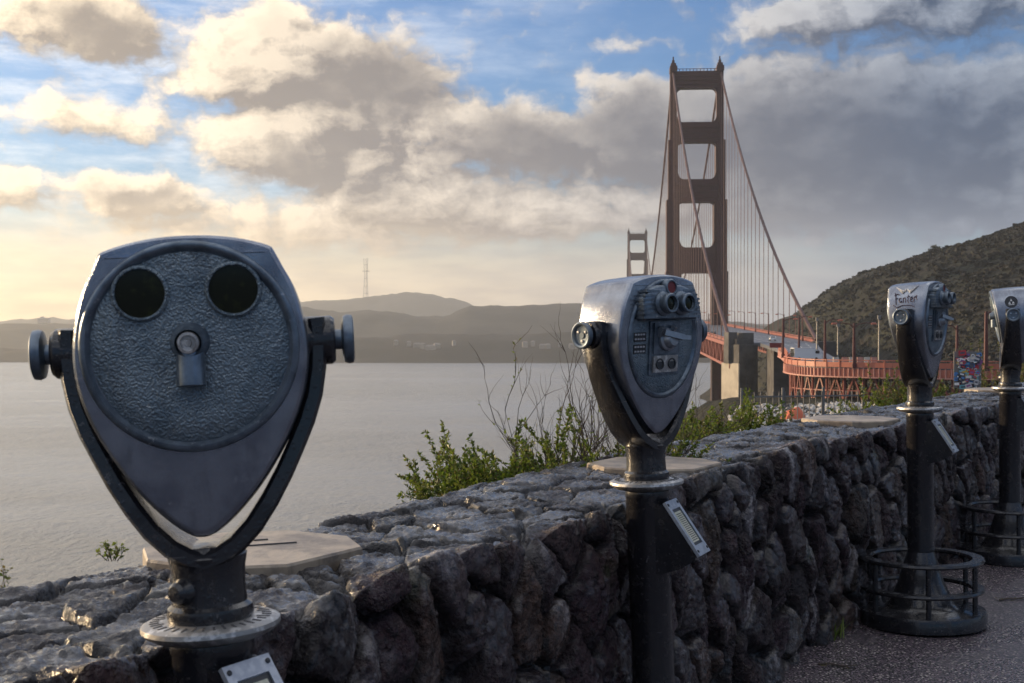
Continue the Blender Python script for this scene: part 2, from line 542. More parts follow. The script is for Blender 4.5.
def grid_mesh(name, X, Y, Z, mat, attrs=None, smooth_=True):
    """a sheet from 2-D arrays"""
    nr, nc = X.shape
    co = np.stack([X, Y, Z], -1).reshape(-1, 3).astype(np.float32)
    idx = np.arange(nr * nc).reshape(nr, nc)
    q = np.stack([idx[:-1, :-1], idx[:-1, 1:], idx[1:, 1:], idx[1:, :-1]], -1).reshape(-1, 4).astype(np.int32)
    me = bpy.data.meshes.new(name)
    me.vertices.add(len(co)); me.vertices.foreach_set('co', co.ravel())
    me.loops.add(q.size); me.loops.foreach_set('vertex_index', q.ravel())
    me.polygons.add(len(q))
    me.polygons.foreach_set('loop_start', np.arange(0, q.size, 4, dtype=np.int32))
    me.polygons.foreach_set('use_smooth', np.full(len(q), smooth_))
    me.update(calc_edges=True)
    for k, a in (attrs or {}).items():
        at = me.attributes.new(k, 'FLOAT', 'POINT')
        at.data.foreach_set('value', a.reshape(-1).astype(np.float32))
    me.materials.append(mat)
    o = bpy.data.objects.new(name, me)
    COL.objects.link(o)
    return o


def tag(o, label=None, cat=None, group=None, kind=None):
    for k, v in (('label', label), ('category', cat), ('group', group), ('kind', kind)):
        if v:
            o[k] = v
    return o


def empty(name, loc, rz=0.0, parent=None):
    o = bpy.data.objects.new(name, None)
    COL.objects.link(o)
    o.location = loc
    o.rotation_euler = (0, 0, rz)
    o.empty_display_size = 0.1
    if parent is not None:
        o.parent = parent
    return o


def copy_tree(o, parent=None):
    c = o.copy()
    COL.objects.link(c)
    if parent is not None:
        c.parent = parent
    for ch in list(o.children):
        copy_tree(ch, c)
    return c


def Zr(z):
    return z + CAMZ          # heights given relative to the eye


# ------------------------------------------------------------------ the strait
def build_water():
    m = bpy.data.materials.new('sea_water'); m.use_nodes = True
    t = NT(m.node_tree); b = t.n['Principled BSDF']
    tc = t.node('ShaderNodeTexCoord').outputs['Object']
    b.inputs['Base Color'].default_value = (0.235, 0.235, 0.225, 1)
    b.inputs['Roughness'].default_value = 0.20
    b.inputs['IOR'].default_value = 1.38
    v = t.vmath('MULTIPLY', tc, (1.0, 0.55, 1.0))
    h1 = t.noise(v, 0.24, 6.0, 0.66)
    h2 = t.noise(tc, 0.018, 4.0, 0.6)
    h = t.math('ADD', h1, t.math('MULTIPLY', h2, 2.2))
    bn = t.node('ShaderNodeBump')
    bn.inputs['Strength'].default_value = 1.0
    bn.inputs['Distance'].default_value = 3.4
    wind = t.noise(t.vmath('MULTIPLY', tc, (0.35, 1.0, 1.0)), 0.0045, 4.0, 0.6)
    t.l.new(t.ramp01(wind, 0.36, 0.62, 0.35, 1.0), bn.inputs['Strength'])
    t.l.new(h, bn.inputs['Height'])
    t.l.new(bn.outputs[0], b.inputs['Normal'])
    mb = MB()
    mb.add([(-6900, -380, WATER), (4900, -380, WATER), (4900, 10300, WATER), (-6900, 10300, WATER)], [(0, 1, 2, 3)])
    o = mb.build('water', m, sharp=None)
    tag(o, kind='structure')


build_water()


# ------------------------------------------------------------------ near headland: bluff below the lookout, hill west of the road
def interp(x, xs, ys):
    return np.interp(x, xs, ys)


ROAD_L = [(78.5, 414), (72, 350), (63.5, 300), (57, 268), (66, 250), (90, 239), (125, 233), (170, 229), (300, 224)]
ROAD_R = [(97, 416), (83, 350), (74.5, 302), (70, 278), (77, 263), (97, 252), (129, 246), (173, 242), (302, 238)]


def road_z(y):
    return Zr(-4.1 - 0.0195 * np.clip(417 - y, 0, 158))


def land_height(X, Y):
    Xs = interp(Y, [-200, 0, 50, 100, 200, 300, 417, 600, 700, 760, 850, 950, 1150, 1400],
                [-120, -75, -50, -28, 4, 16, 22, 36, 48, 56, 100, 180, 300, 420])
    Xs = Xs + 5 * fbm(X / 40, Y / 40, 5)
    wd = interp(Y, [-200, 0, 100, 200, 417, 760, 1400], [67, 67, 45, 28, 40, 44, 60])
    Hp = interp(Y, [-200, 0, 6, 14, 60, 120, 190, 215, 240, 300, 417, 600, 760, 1400],
                [-2.4, -2.4, -2.4, -3.2, -9, -13, -16.2, -14.6, -14.2, -16, -24, -42, -58, -60])
    s = np.clip((X - Xs) / wd, -1, 1)
    base = -74 + (Hp + 74) * smooth(s)
    # hill
    H = interp(X, [120, 164, 181, 194, 220, 239, 278, 304, 333, 400, 600, 900, 1700],
               [-40, 0, 11.7, 21.4, 33.0, 38.5, 52, 58, 67, 90, 140, 180, 200])
    up = smooth((Y - 345) / 500.0) ** 0.85
    dn = 1 - 0.75 * smooth((Y - 850) / 500.0)
    west = smooth((X - 95 - 0.10 * (Y - 417)) / 110.0)
    hill = (H + 40) * up * dn * west
    near_up = 26 * smooth((X - 150) / 250) * smooth((Y - 255) / 90) * (1 - up)
    z = base + np.maximum(0, hill) * 0.62 + np.maximum(0, hill * 0.38 + (-40 - base) * 0.0) + near_up
    z = z - 16 * smooth((-4 - X) / 25.0) * smooth((Y - 5) / 25.0)
    # force ridge to the drawn skyline
    w = west * up
    z = z * (1 - w) + (H * dn - 8 * (1 - up)) * w
    amp = np.clip((Y - 20) / 200, 0, 1)
    z = z + amp * (3.2 * fbm(X / 70, Y / 70, 11, 5) + 7 * w * fbm(X / 150, Y / 190, 19, 4))
    return Zr(z)


def build_land():
    m = bpy.data.materials.new('coastal_scrub_ground'); m.use_nodes = True
    t = NT(m.node_tree); b = t.n['Principled BSDF']
    tc = t.node('ShaderNodeTexCoord').outputs['Object']
    n1 = t.noise(tc, 0.018, 6.0, 0.62)
    n2 = t.noise(tc, 0.11, 6.0, 0.65)
    n3 = t.voronoi(t.vmath('ADD', tc, t.vmath('SCALE', t.noise(tc, 0.25, 2.0, color=True), scale=4.0)), 0.22, 'F1')
    c = t.mix(t.ramp01(n1, 0.36, 0.62), (0.018, 0.019, 0.016), (0.030, 0.027, 0.025))
    c = t.mix(t.ramp01(n2, 0.5, 0.68), c, (0.034, 0.037, 0.025))
    c = t.mix(t.ramp01(n3, 0.2, 0.75, 0.55, 0.0), c, (0.030, 0.033, 0.018))
    streak = t.noise(t.vmath('MULTIPLY', tc, (0.35, 0.12, 1.0)), 0.07, 3.0, 0.5)
    c = t.mix(t.ramp01(streak, 0.60, 0.68, 0, .7), c, (0.058, 0.058, 0.034))
    t.l.new(c, b.inputs['Base Color'])
    b.inputs['Roughness'].default_value = 0.95
    b.inputs['Specular IOR Level'].default_value = 0.1
    bn = t.node('ShaderNodeBump'); bn.inputs['Strength'].default_value = 1.0; bn.inputs['Distance'].default_value = 2.2
    t.l.new(t.math('SUBTRACT', t.math('MULTIPLY', n2, 0.9), n3), bn.inputs['Height'])
    t.l.new(bn.outputs[0], b.inputs['Normal'])
    xs = np.concatenate([np.arange(-200, 40, 6.0), np.arange(40, 420, 2.6), np.arange(420, 1700, 12.0)])
    ys = np.concatenate([np.arange(-200, 120, 8.0), np.arange(120, 880, 3.6), np.arange(880, 1450, 12.0)])
    X, Y = np.meshgrid(xs, ys)
    Z = land_height(X, Y)
    # graded bench under the road
    cx = interp(Y, [239, 249, 270, 312, 345, 417], [120, 90, 78, 74, 76, 83])
    o = grid_mesh('terrain', X, Y, Z, m)
    tag(o, kind='structure')


build_land()


# ------------------------------------------------------------------ far shore: three hazed ridges
def far_px(X, Y):
    return X / Y * F + 512


def far_height(X, Y):
    def ridge(Yc, front, back, pxs, ys, seed, rough):
        p = X / Yc * F + 512
        crest = (330 - interp(p, pxs, ys)) / F * Yc
        crest = crest + rough * fbm(X / 160, Y / 400, seed, 5) + rough * 0.7 * fbm(X / 38, Y / 60, seed + 7, 3)
        d = np.where(Y < Yc, (Yc - Y) / front, (Y - Yc) / back)
        return (crest + 80) * (1 - smooth(d)) - 80
    a = ridge(3220, 470, 700, [-400, 0, 150, 250, 300, 350, 400, 450, 580, 620, 700, 900],
              [352, 350, 350, 349, 343, 338, 336, 334, 334, 339, 346, 352], 31, 10)
    b = ridge(4600, 1100, 1200, [-600, -200, 0, 75, 200, 300, 350, 400, 445, 470, 530, 580, 620, 680, 800, 1100],
              [332, 328, 325, 324, 316, 308, 312, 312.5, 316, 308, 305, 304, 311, 319, 328, 334], 41, 14)
    c = ridge(7600, 1200, 1500, [-300, 0, 200, 300, 360, 385, 405, 430, 455, 475, 520, 700, 1000],
              [326, 322, 312, 302, 298.5, 296, 293, 293.5, 299, 306, 312, 322, 330], 51, 16)
    return Zr(np.maximum(np.maximum(a, b), c))


def build_far():
    m = bpy.data.materials.new('far_woods_and_town'); m.use_nodes = True
    t = NT(m.node_tree); b = t.n['Principled BSDF']
    tc = t.node('ShaderNodeTexCoord').outputs['Object']
    n1 = t.noise(tc, 0.006, 5.0, 0.6)
    c = t.mix(t.ramp01(n1, 0.4, 0.62), (0.014, 0.015, 0.014), (0.034, 0.032, 0.029))
    t.l.new(c, b.inputs['Base Color'])
    b.inputs['Roughness'].default_value = 0.95
    b.inputs['Specular IOR Level'].default_value = 0.1
    xs = np.arange(-4200, 2600, 24.0)
    ys = np.concatenate([np.arange(2700, 3700, 30.0), np.arange(3700, 9600, 60.0)])
    X, Y = np.meshgrid(xs, ys)
    o = grid_mesh('far_hills', X, Y, far_height(X, Y), m)
    tag(o, kind='structure')


build_far()


# ------------------------------------------------------------------ the bridge
TB = Vector((107.0, 760.0, 0))            # north tower, on the axis
AX = Vector((0.0688, 0.99763, 0)).normalized()
RT = Vector((AX.y, -AX.x, 0))
SPAN, SIDE = 1280.0, 343.0
HALF = 13.7


def P(t, lat, z):
    p = TB + AX * t + RT * lat
    return Vector((p.x, p.y, Zr(z)))


def deck_z(t):
    if t < 0:
        return 3.0 + 0.0207 * t
    if t > SPAN:
        return 3.0 - 0.0207 * (t - SPAN)
    u = t / SPAN
    return 3.0 + 4 * 4.5 * u * (1 - u)


def cable_z(t):
    if t < 0:
        u = -t / SIDE
        return 151.0 + (-3.2 - 151.0) * u - 4 * 14.5 * u * (1 - u)
    if t > SPAN:
        u = (t - SPAN) / SIDE
        return 151.0 + (-3.2 - 151.0) * u - 4 * 14.5 * u * (1 - u)
    u = t / SPAN
    return 151.0 - 4 * 141.0 * u * (1 - u)


def build_bridge():
    root = empty('suspension_bridge', P(0, 0, 0))
    inv = Matrix.Translation(-root.location)

    def part(mb, name, mats, parent=None, sharp=35):
        o = mb.build(name, mats, parent or root, sharp)
        o.data.transform(inv)
        return o
    for t0 in (0.0, SPAN):
        # legs: stepped cellular shafts, wider and deeper towards the water
        secs = [(-72, 33, 17.8, 8.8, 8.2), (33, 74.5, 17.4, 9.9, 7.2), (74.5, 109, 16.4, 10.9, 6.2), (109, 151, 15.3, 11.4, 5.2)]
        mb = MB()
        for sgn in (-1, 1):
            for z0, z1, ho, hi, dp in secs:
                c = sgn * (ho + hi) / 2
                w = ho - hi
                for inset, dd in ((0.0, 0.0), (0.9, 1.1), (1.7, 1.9)):     # fluted corners
                    ww, hd = w / 2 - inset * 0.8, dp + dd - 1.9
                    if ww < 0.3:
                        continue
                    ring = lambda z: [P(t0 + y, c + x, z) for x, y in ((-ww, -hd), (ww, -hd), (ww, hd), (-ww, hd))]
                    mb.loft([ring(z0 - (0.02 * inset)), ring(z1 + (1.6 - inset) * 0.5 * (z1 < 150))])
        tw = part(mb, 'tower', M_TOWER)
        # struts with stepped haunches and rounded corners of the portals
        for z0, z1, hi, dp in ((140, 149.5, 11.4, 4.0), (108.6, 120, 11.2, 4.6), (74, 87, 10.6, 5.4), (33, 47.6, 9.6, 6.4), (-16, -9, 8.8, 6.0)):
            mb = MB()
            L = hi + 1.2
            mb.loft([[P(t0 + y, x, z) for x, y in ((-L, -dp), (L, -dp), (L, dp), (-L, dp))] for z in (z0, z1)])
            for d2, a, b_ in ((0.5, 0.2, 0.32), (0.5, 0.46, 0.58), (0.5, 0.72, 0.84)):   # raised horizontal fluting
                za, zb = z0 + (z1 - z0) * a, z0 + (z1 - z0) * b_
                mb.loft([[P(t0 + y, x, z) for x, y in ((-L, -dp - d2), (L, -dp - d2), (L, dp + d2), (-L, dp + d2))] for z in (za, zb)])
            for sgn in (-1, 1):
                for up in (0, 1):                       # curved fillets
                    zc = z1 if up else z0
                    if (zc > 145) or (zc < -10):
                        continue
                    rr = 3.4
                    poly = [(sgn * (hi + 0.4), zc - 0.2 * (1 if up else -1)), (sgn * (hi - rr), zc - 0.2 * (1 if up else -1))]
                    for k in range(7):
                        a = math.pi / 2 * k / 6
                        poly.append((sgn * (hi - rr + rr * math.sin(a)), zc + (1 if up else -1) * (rr - rr * math.cos(a))))
                    poly.append((sgn * (hi + 0.4), zc + (1 if up else -1) * rr))
                    mb.loft([[P(t0 + y, x, z) for x, z in poly] for y in (-dp + 0.7, dp - 0.7)])
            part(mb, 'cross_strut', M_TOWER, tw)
        for sgn in (-1, 1):                              # saddle housing and aviation light mast
            mb = MB()
            c = sgn * 13.4
            for hw, hd, z0, z1 in ((2.1, 5.4, 149.5, 152.5), (1.5, 3.4, 152.4, 154.4), (0.75, 1.2, 154.3, 156.4), (0.35, 0.4, 156.3, 158.6)):
                mb.loft([[P(t0 + y, c + x, z) for x, y in ((-hw, -hd), (hw, -hd), (hw, hd), (-hw, hd))] for z in (z0, z1)])
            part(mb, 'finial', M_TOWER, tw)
        mb = MB()
        for k in range(13):
            x = -12 + 2 * k
            mb.bar(P(t0 - 3.6, x, 149.4), P(t0 - 3.6, x, 150.9), 0.35)
        mb.bar(P(t0 - 3.6, -12, 150.8), P(t0 - 3.6, 12, 150.8), 0.3)
        part(mb, 'top_railing', M_TOWER, tw)
        mb = MB()
        mb.loft([[P(t0 + y, x, z) for x, y in ((-27, -14), (27, -14), (27, 14), (-27, 14))] for z in (-74.5, -62)])
        part(mb, 'pier', M_CONC, tw)
    for lat in (-HALF, HALF):
        mb = MB()
        ts = np.concatenate([np.linspace(-SIDE, 0, 30), np.linspace(0, SPAN, 70)[1:], np.linspace(SPAN, SPAN + SIDE, 20)[1:]])
        mb.tube([P(t, lat, cable_z(t)) for t in ts], 0.62, 8)
        part(mb, 'main_cable', M_TOWER)
    ropes = []
    for lat in (-HALF, HALF):
        t = -SIDE + 15.24
        while t < SPAN:
            if abs(t) > 6 and cable_z(t) - deck_z(t) > 2:
                ropes.append((t, lat))
            t += 15.24
    ropes.sort(key=lambda q: q[0])
    rest = MB()
    for i, (t, lat) in enumerate(ropes):
        mb = MB() if i < 99 else rest
        for dx in (-0.45, 0.45):
            mb.tube([P(t + dx, lat, deck_z(t) - 0.5), P(t + dx, lat, cable_z(t))], 0.085 if i < 99 else 0.10, 5)
        if i < 99:
            part(mb, 'suspender_rope', M_CABLE)
    o = part(rest, 'suspender_rope', M_CABLE)
    o['kind'] = 'stuff'
    # deck
    mb = MB()
    ts = list(np.linspace(-SIDE, 0, 20)) + list(np.linspace(0, SPAN, 40)[1:]) + list(np.linspace(SPAN, SPAN + 700, 20)[1:])
    mb.loft([[P(t, x, deck_z(t) + z) for x, z in ((-HALF + .6, -1.2), (HALF - .6, -1.2), (HALF - .6, 0), (-HALF + .6, 0))] for t in ts])
    part(mb, 'deck', M_ROAD)
    mb = MB()
    for x in (-6.2, -3.1, 0, 3.1, 6.2):
        t = -SIDE + 4
        while t < SPAN * .6:
            L = 9.0 if x else 16.0
            mb.add([P(t, x - .12, deck_z(t) + .03), P(t, x + .12, deck_z(t) + .03), P(t + L, x + .12, deck_z(t + L) + .03), P(t + L, x - .12, deck_z(t + L) + .03)], [(0, 1, 2, 3)])
            t += 16
    part(mb, 'lane_marking', M_PAINT, sharp=None)
    for sgn in (-1, 1):
        x = sgn * (HALF - 0.1)
        mb = MB()
        mb.loft([[P(t, x + a, deck_z(t) + z) for a, z in ((-.35, -1.3), (.35, -1.3), (.35, -0.1), (-.35, -0.1))] for t in ts])       # top chord
        mb.loft([[P(t, x + a, deck_z(t) + z) for a, z in ((-.35, -8.2), (.35, -8.2), (.35, -7.3), (-.35, -7.3))] for t in ts])
        t = -SIDE
        k = 0
        while t < SPAN + 200:
            a0, a1 = P(t, x, deck_z(t) - 1.2), P(t, x, deck_z(t) - 7.5)
            b0, b1 = P(t + 7.62, x, deck_z(t + 7.62) - 1.2), P(t + 7.62, x, deck_z(t + 7.62) - 7.5)
            mb.bar(a0, a1, 0.4)
            if k % 2:
                mb.bar(a0, b1, 0.5)
            else:
                mb.bar(a1, b0, 0.5)
            t += 7.62; k += 1
        part(mb, 'stiffening_truss', M_ORANGE)
        mb = MB()
        t = -SIDE
        while t < SPAN:
            mb.bar(P(t, x, deck_z(t)), P(t, x, deck_z(t) + 1.3), 0.16)
            t += 3.81
        mb.loft([[P(t, x + a, deck_z(t) + z) for a, z in ((-.12, 1.2), (.12, 1.2), (.12, 1.42), (-.12, 1.42))] for t in ts])
        mb.loft([[P(t, x + a, deck_z(t) + z) for a, z in ((-.05, 0.12), (.05, 0.12), (.05, 0.95), (-.05, 0.95))] for t in ts])
        part(mb, 'railing', M_ORANGE)
    # concrete pylons at the end of the side span
    for lat, z_b in ((-HALF - 2.0, -60), (HALF + 2.0, -40)):
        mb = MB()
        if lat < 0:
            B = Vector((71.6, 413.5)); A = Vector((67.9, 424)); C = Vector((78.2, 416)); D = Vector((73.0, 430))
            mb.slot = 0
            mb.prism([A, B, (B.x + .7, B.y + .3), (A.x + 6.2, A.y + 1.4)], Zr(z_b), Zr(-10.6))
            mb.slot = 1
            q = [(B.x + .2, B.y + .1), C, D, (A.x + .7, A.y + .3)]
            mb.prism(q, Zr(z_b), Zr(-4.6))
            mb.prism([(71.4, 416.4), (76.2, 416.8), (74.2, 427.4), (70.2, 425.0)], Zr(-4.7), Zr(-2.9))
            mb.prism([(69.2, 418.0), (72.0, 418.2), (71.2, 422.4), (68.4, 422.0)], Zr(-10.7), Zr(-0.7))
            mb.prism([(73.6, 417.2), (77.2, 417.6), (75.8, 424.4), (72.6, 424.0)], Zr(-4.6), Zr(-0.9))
            for k in range(1, 4):                            # recessed pour lines as raised pilasters
                f = 0.12 + 0.25 * k
                p0 = Vector(q[0]).lerp(C, f); p1 = Vector(q[0]).lerp(C, f + .10)
                mb.prism([(p0.x, p0.y - .35), (p1.x, p1.y - .35), (p1.x, p1.y + .3), (p0.x, p0.y + .3)], Zr(z_b), Zr(-4.9 - .4 * (k % 2)))
        else:
            mb.slot = 1
            q = [P(-SIDE + y, lat + x, 0) for x, y in ((-2.5, -6), (3, -6), (3, 6), (-2.5, 6))]
            mb.prism([(p.x, p.y) for p in q], Zr(z_b), Zr(-3.6))
        part(mb, 'anchor_pylon', [M_CONC, M_CONC_D], sharp=20)  # sunlit face pale, other faces dark: light and shade split by material
    tag(root, 'long orange red suspension bridge with two tall portal towers crossing the strait', 'bridge')


build_bridge()


def build_road():
    n = 60

    def res(pts, k):
        pts = [Vector(p) for p in pts]
        out = []
        # Catmull-Rom
        for i in range(len(pts) - 1):
            p0 = pts[max(i - 1, 0)]; p1 = pts[i]; p2 = pts[i + 1]; p3 = pts[min(i + 2, len(pts) - 1)]
            for j in range(k):
                t = j / k
                out.append(0.5 * ((2 * p1) + (p2 - p0) * t + (2 * p0 - 5 * p1 + 4 * p2 - p3) * t * t + (3 * p1 - p0 - 3 * p2 + p3) * t ** 3))
        out.append(pts[-1])
        return out
    L = res(ROAD_L, 10); Rr = res(ROAD_R, 10)
    root = empty('road_viaduct', (L[0].x, L[0].y, 0))
    inv = Matrix.Translation(-root.location)

    def part(mb, name, mats, sharp=35):
        o = mb.build(name, mats, root, sharp)
        o.data.transform(inv)
        return o
    z = lambda p: float(road_z(p.y))
    mb = MB()
    m = len(L)
    vs = [(p.x, p.y, z(L[i])) for i, p in enumerate(L)] + [(p.x, p.y, z(L[i])) for i, p in enumerate(Rr)]
    vs += [(x, y, zz - 1.0) for x, y, zz in vs]
    fs = []
    for i in range(m - 1):
        fs += [(i, i + 1, m + i + 1, m + i), (2 * m + i, 3 * m + i, 3 * m + i + 1, 2 * m + i + 1),
               (i, 2 * m + i, 2 * m + i + 1, i + 1), (m + i, m + i + 1, 3 * m + i + 1, 3 * m + i)]
    mb.add(vs, fs)
    part(mb, 'deck', M_ROAD)
    mb = MB()
    for f in (0.2, 0.4, 0.6, 0.8):
        for i in range(0, m - 1, 2):
            a = L[i].lerp(Rr[i], f); b = L[i + 1].lerp(Rr[i + 1], f)
            d = (b - a).normalized(); s = Vector((d.y, -d.x)) * .12
            mb.add([(a.x - s.x, a.y - s.y, z(L[i]) + .03), (a.x + s.x, a.y + s.y, z(L[i]) + .03), (b.x + s.x, b.y + s.y, z(L[i + 1]) + .03), (b.x - s.x, b.y - s.y, z(L[i + 1]) + .03)], [(0, 1, 2, 3)])
    part(mb, 'lane_marking', M_PAINT, sharp=None)
    # left side: railing panel, fascia with stiffeners, trestle below
    dist = [0.0]
    for i in range(m - 1):
        dist.append(dist[-1] + (L[i + 1] - L[i]).length)

    def at(dd):
        i = min(max(int(np.searchsorted(dist, dd)) - 1, 0), m - 2)
        f = (dd - dist[i]) / max(dist[i + 1] - dist[i], 1e-6)
        p = L[i].lerp(L[i + 1], f)
        d = (L[i + 1] - L[i]).normalized()
        return p, d, Vector((d.y, -d.x)) * (1 if True else -1)     # outward (towards the lookout)
    start = 60.0
    end = dist[-1]
    rail, fas, tre, tre2, stif = MB(), MB(), MB(), MB(), MB()
    dd = start
    while dd < end - 3:
        p, d, o = at(dd); p2, _, o2 = at(dd + 3)
        o = -o if (Vector((0, 0)) - p).dot(o) < 0 else o
        zz, z2 = z(p), z(p2)
        a, b = p + o * .3, p2 + o * .3
        rail.bar((a.x, a.y, zz - .1), (a.x, a.y, zz + 1.45), .22)
        rail.bar((a.x, a.y, zz + 1.38), (b.x, b.y, z2 + 1.38), .18, .2)
        rail.bar((a.x, a.y, zz + .52), (b.x, b.y, z2 + .52), .07, 1.0)
        a2, b2 = p + o * .15, p2 + o * .15
        fas.bar((a2.x, a2.y, zz - .95), (b2.x, b2.y, z2 - .95), .2, 1.4)
        for k in (0, 1, 2):
            q = p.lerp(p2, k / 3) + o * .38
            stif.bar((q.x, q.y, zz - 1.75), (q.x, q.y, zz - .12), .24, .26)
        stif.bar((p.x + o.x * .38, p.y + o.y * .38, zz - 1.85), (p2.x + o.x * .38, p2.y + o.y * .38, z2 - 1.85), .5, .25)
        dd += 3
    dd = 140.0
    k = 0
    while dd < end - 9:
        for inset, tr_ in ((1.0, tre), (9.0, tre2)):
            p, d, o = at(dd); q, _, _ = at(dd + 4.2)
            o = -o if (Vector((0, 0)) - p).dot(o) < 0 else o
            p = p - o * inset; q = q - o * inset
            zb = float(land_height(np.array([p.x]), np.array([p.y]))[0]) - 1.0
            zt = z(p) - 1.9
            w = .42
            tr_.bar((p.x, p.y, zb), (p.x, p.y, zt), w)
            r = p.lerp(q, .5)
            tr_.bar((p.x, p.y, zb), (r.x, r.y, zt), .3)
            tr_.bar((q.x, q.y, zb), (r.x, r.y, zt), .3)
            tr_.bar((p.x, p.y, zb + (zt - zb) * .5), (q.x, q.y, zb + (zt - zb) * .5), .22)
            tr_.bar((p.x, p.y, zt), (q.x, q.y, zt), .4, .5)
        dd += 4.2
        k += 1
    part(rail, 'railing', M_ORANGE_L)
    part(fas, 'fascia_girder', M_ORANGE_L)
    part(stif, 'stiffener', M_PINK)
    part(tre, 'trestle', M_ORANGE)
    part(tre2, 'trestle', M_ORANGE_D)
    # concrete abutment between pylon and trestle
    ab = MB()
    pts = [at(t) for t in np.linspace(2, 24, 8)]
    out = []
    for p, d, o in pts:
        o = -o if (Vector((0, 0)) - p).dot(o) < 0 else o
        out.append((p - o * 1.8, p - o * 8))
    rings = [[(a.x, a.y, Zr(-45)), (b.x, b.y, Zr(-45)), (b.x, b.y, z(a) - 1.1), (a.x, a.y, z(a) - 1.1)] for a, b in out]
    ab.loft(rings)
    part(ab, 'abutment', M_CONC_D)  # shade of the abutment put into its darker concrete
    tag(root, 'curving highway viaduct with bright orange railing and red steel trestle beside the concrete pylon', 'viaduct')
    return L, Rr


RL, RR = build_road()


# ------------------------------------------------------------------ street lamps
def make_lamp(x, y, zb, h, arm, label, group, both=False, w=0.34):
    root = empty('street_lamp', (x, y, zb))
    mb = MB()
    mb.box((0, 0, .45), (w * 1.9, w * 1.9, .9))
    mb.loft([[(a * s, b * s, z) for a, b in ((-1, -1), (1, -1), (1, 1), (-1, 1))] for s, z in ((w * .62, .9), (w * .42, h * .96), (w * .30, h))])
    mb.build('post', M_ORANGE_D, root)
    for sg in ((1, -1) if both else (1,)):
        mb = MB()
        mb.tube([(0, 0, h - .9), (sg * arm * .2, 0, h - .2), (sg * arm * .5, 0, h + .06), (sg * arm * .8, 0, h + .02)], [w * .3, w * .26, w * .22, w * .2], 6)
        a = mb.build('arm', M_ORANGE_D, root)
        mb = MB()
        mb.loft([[(sg * arm * .9 + u * sx, v * sy, h + zz) for u, v in ((-1, -1), (1, -1), (1, 1), (-1, 1))] for sx, sy, zz in ((.28, .15, -.28), (.5, .24, -.2), (.5, .24, -.02), (.25, .12, .12))])
        mb.build('lantern', M_ORANGE_L, a)
    tag(root, label, 'street lamp', group)
    return root


ORD = ['first', 'second', 'third', 'fourth', 'fifth', 'sixth', 'seventh', 'eighth', 'ninth', 'tenth']


def road_point(px, side, up=0.0):
    """where the road edge is crossed by azimuth px"""
    best = min(side, key=lambda p: abs(p.x / p.y * F + 512 - px) + (0 if p.y > 100 else 99))
    return best


for px, d, h, arm, both, lab in (
        (783, 300, 9.0, 3.2, False, 'orange street lamp just right of the small maroon sign board on the road'),
        (799, 330, 9.2, 3.2, False, 'orange street lamp behind the white box truck'),
        (825, 275, 9.0, 3.6, False, 'orange street lamp between the box truck and the striped barriers'),
        (854, 250, 8.6, 4.2, True, 'double armed orange street lamp rising among the striped barriers'),
        (957, 246, 8.2, -4.0, False, 'orange street lamp with its arm to the left behind the sticker covered board'),
        (986, 232, 10.6, 2.4, False, 'tall thick orange street lamp between the last two binocular viewers'),
        (918, 275, 8.4, 3.6, False, 'orange street lamp hidden mostly behind the third binocular viewer')):
    x = (px - 512) / F * d
    yy = d
    zb = float(road_z(np.array([d]))) if px < 840 else Zr(-7.3)
    make_lamp(x, yy, zb, h, arm, lab, 'street lamps along the curving highway', both, 0.5 if px == 986 else 0.40)
for i, t in enumerate((-322, -277, -232, -187, -142, -97, -52)):
    p = P(t, HALF - 1.2, deck_z(t))
    make_lamp(p.x, p.y, p.z, 8.6, -3.0, 'slim lamp post on the far railing of the bridge deck, %s beyond the pylon' % ORD[i], 'lamps on the bridge deck', False, .30)
for i, t in enumerate((-300, -245, -190, -135, -80)):
    p = P(t, -HALF + 1.2, deck_z(t))
    make_lamp(p.x, p.y, p.z, 8.6, 3.0, 'slim lamp post on the near railing of the bridge deck, %s beyond the pylon' % ORD[i], 'lamps on the bridge deck', False, .30)


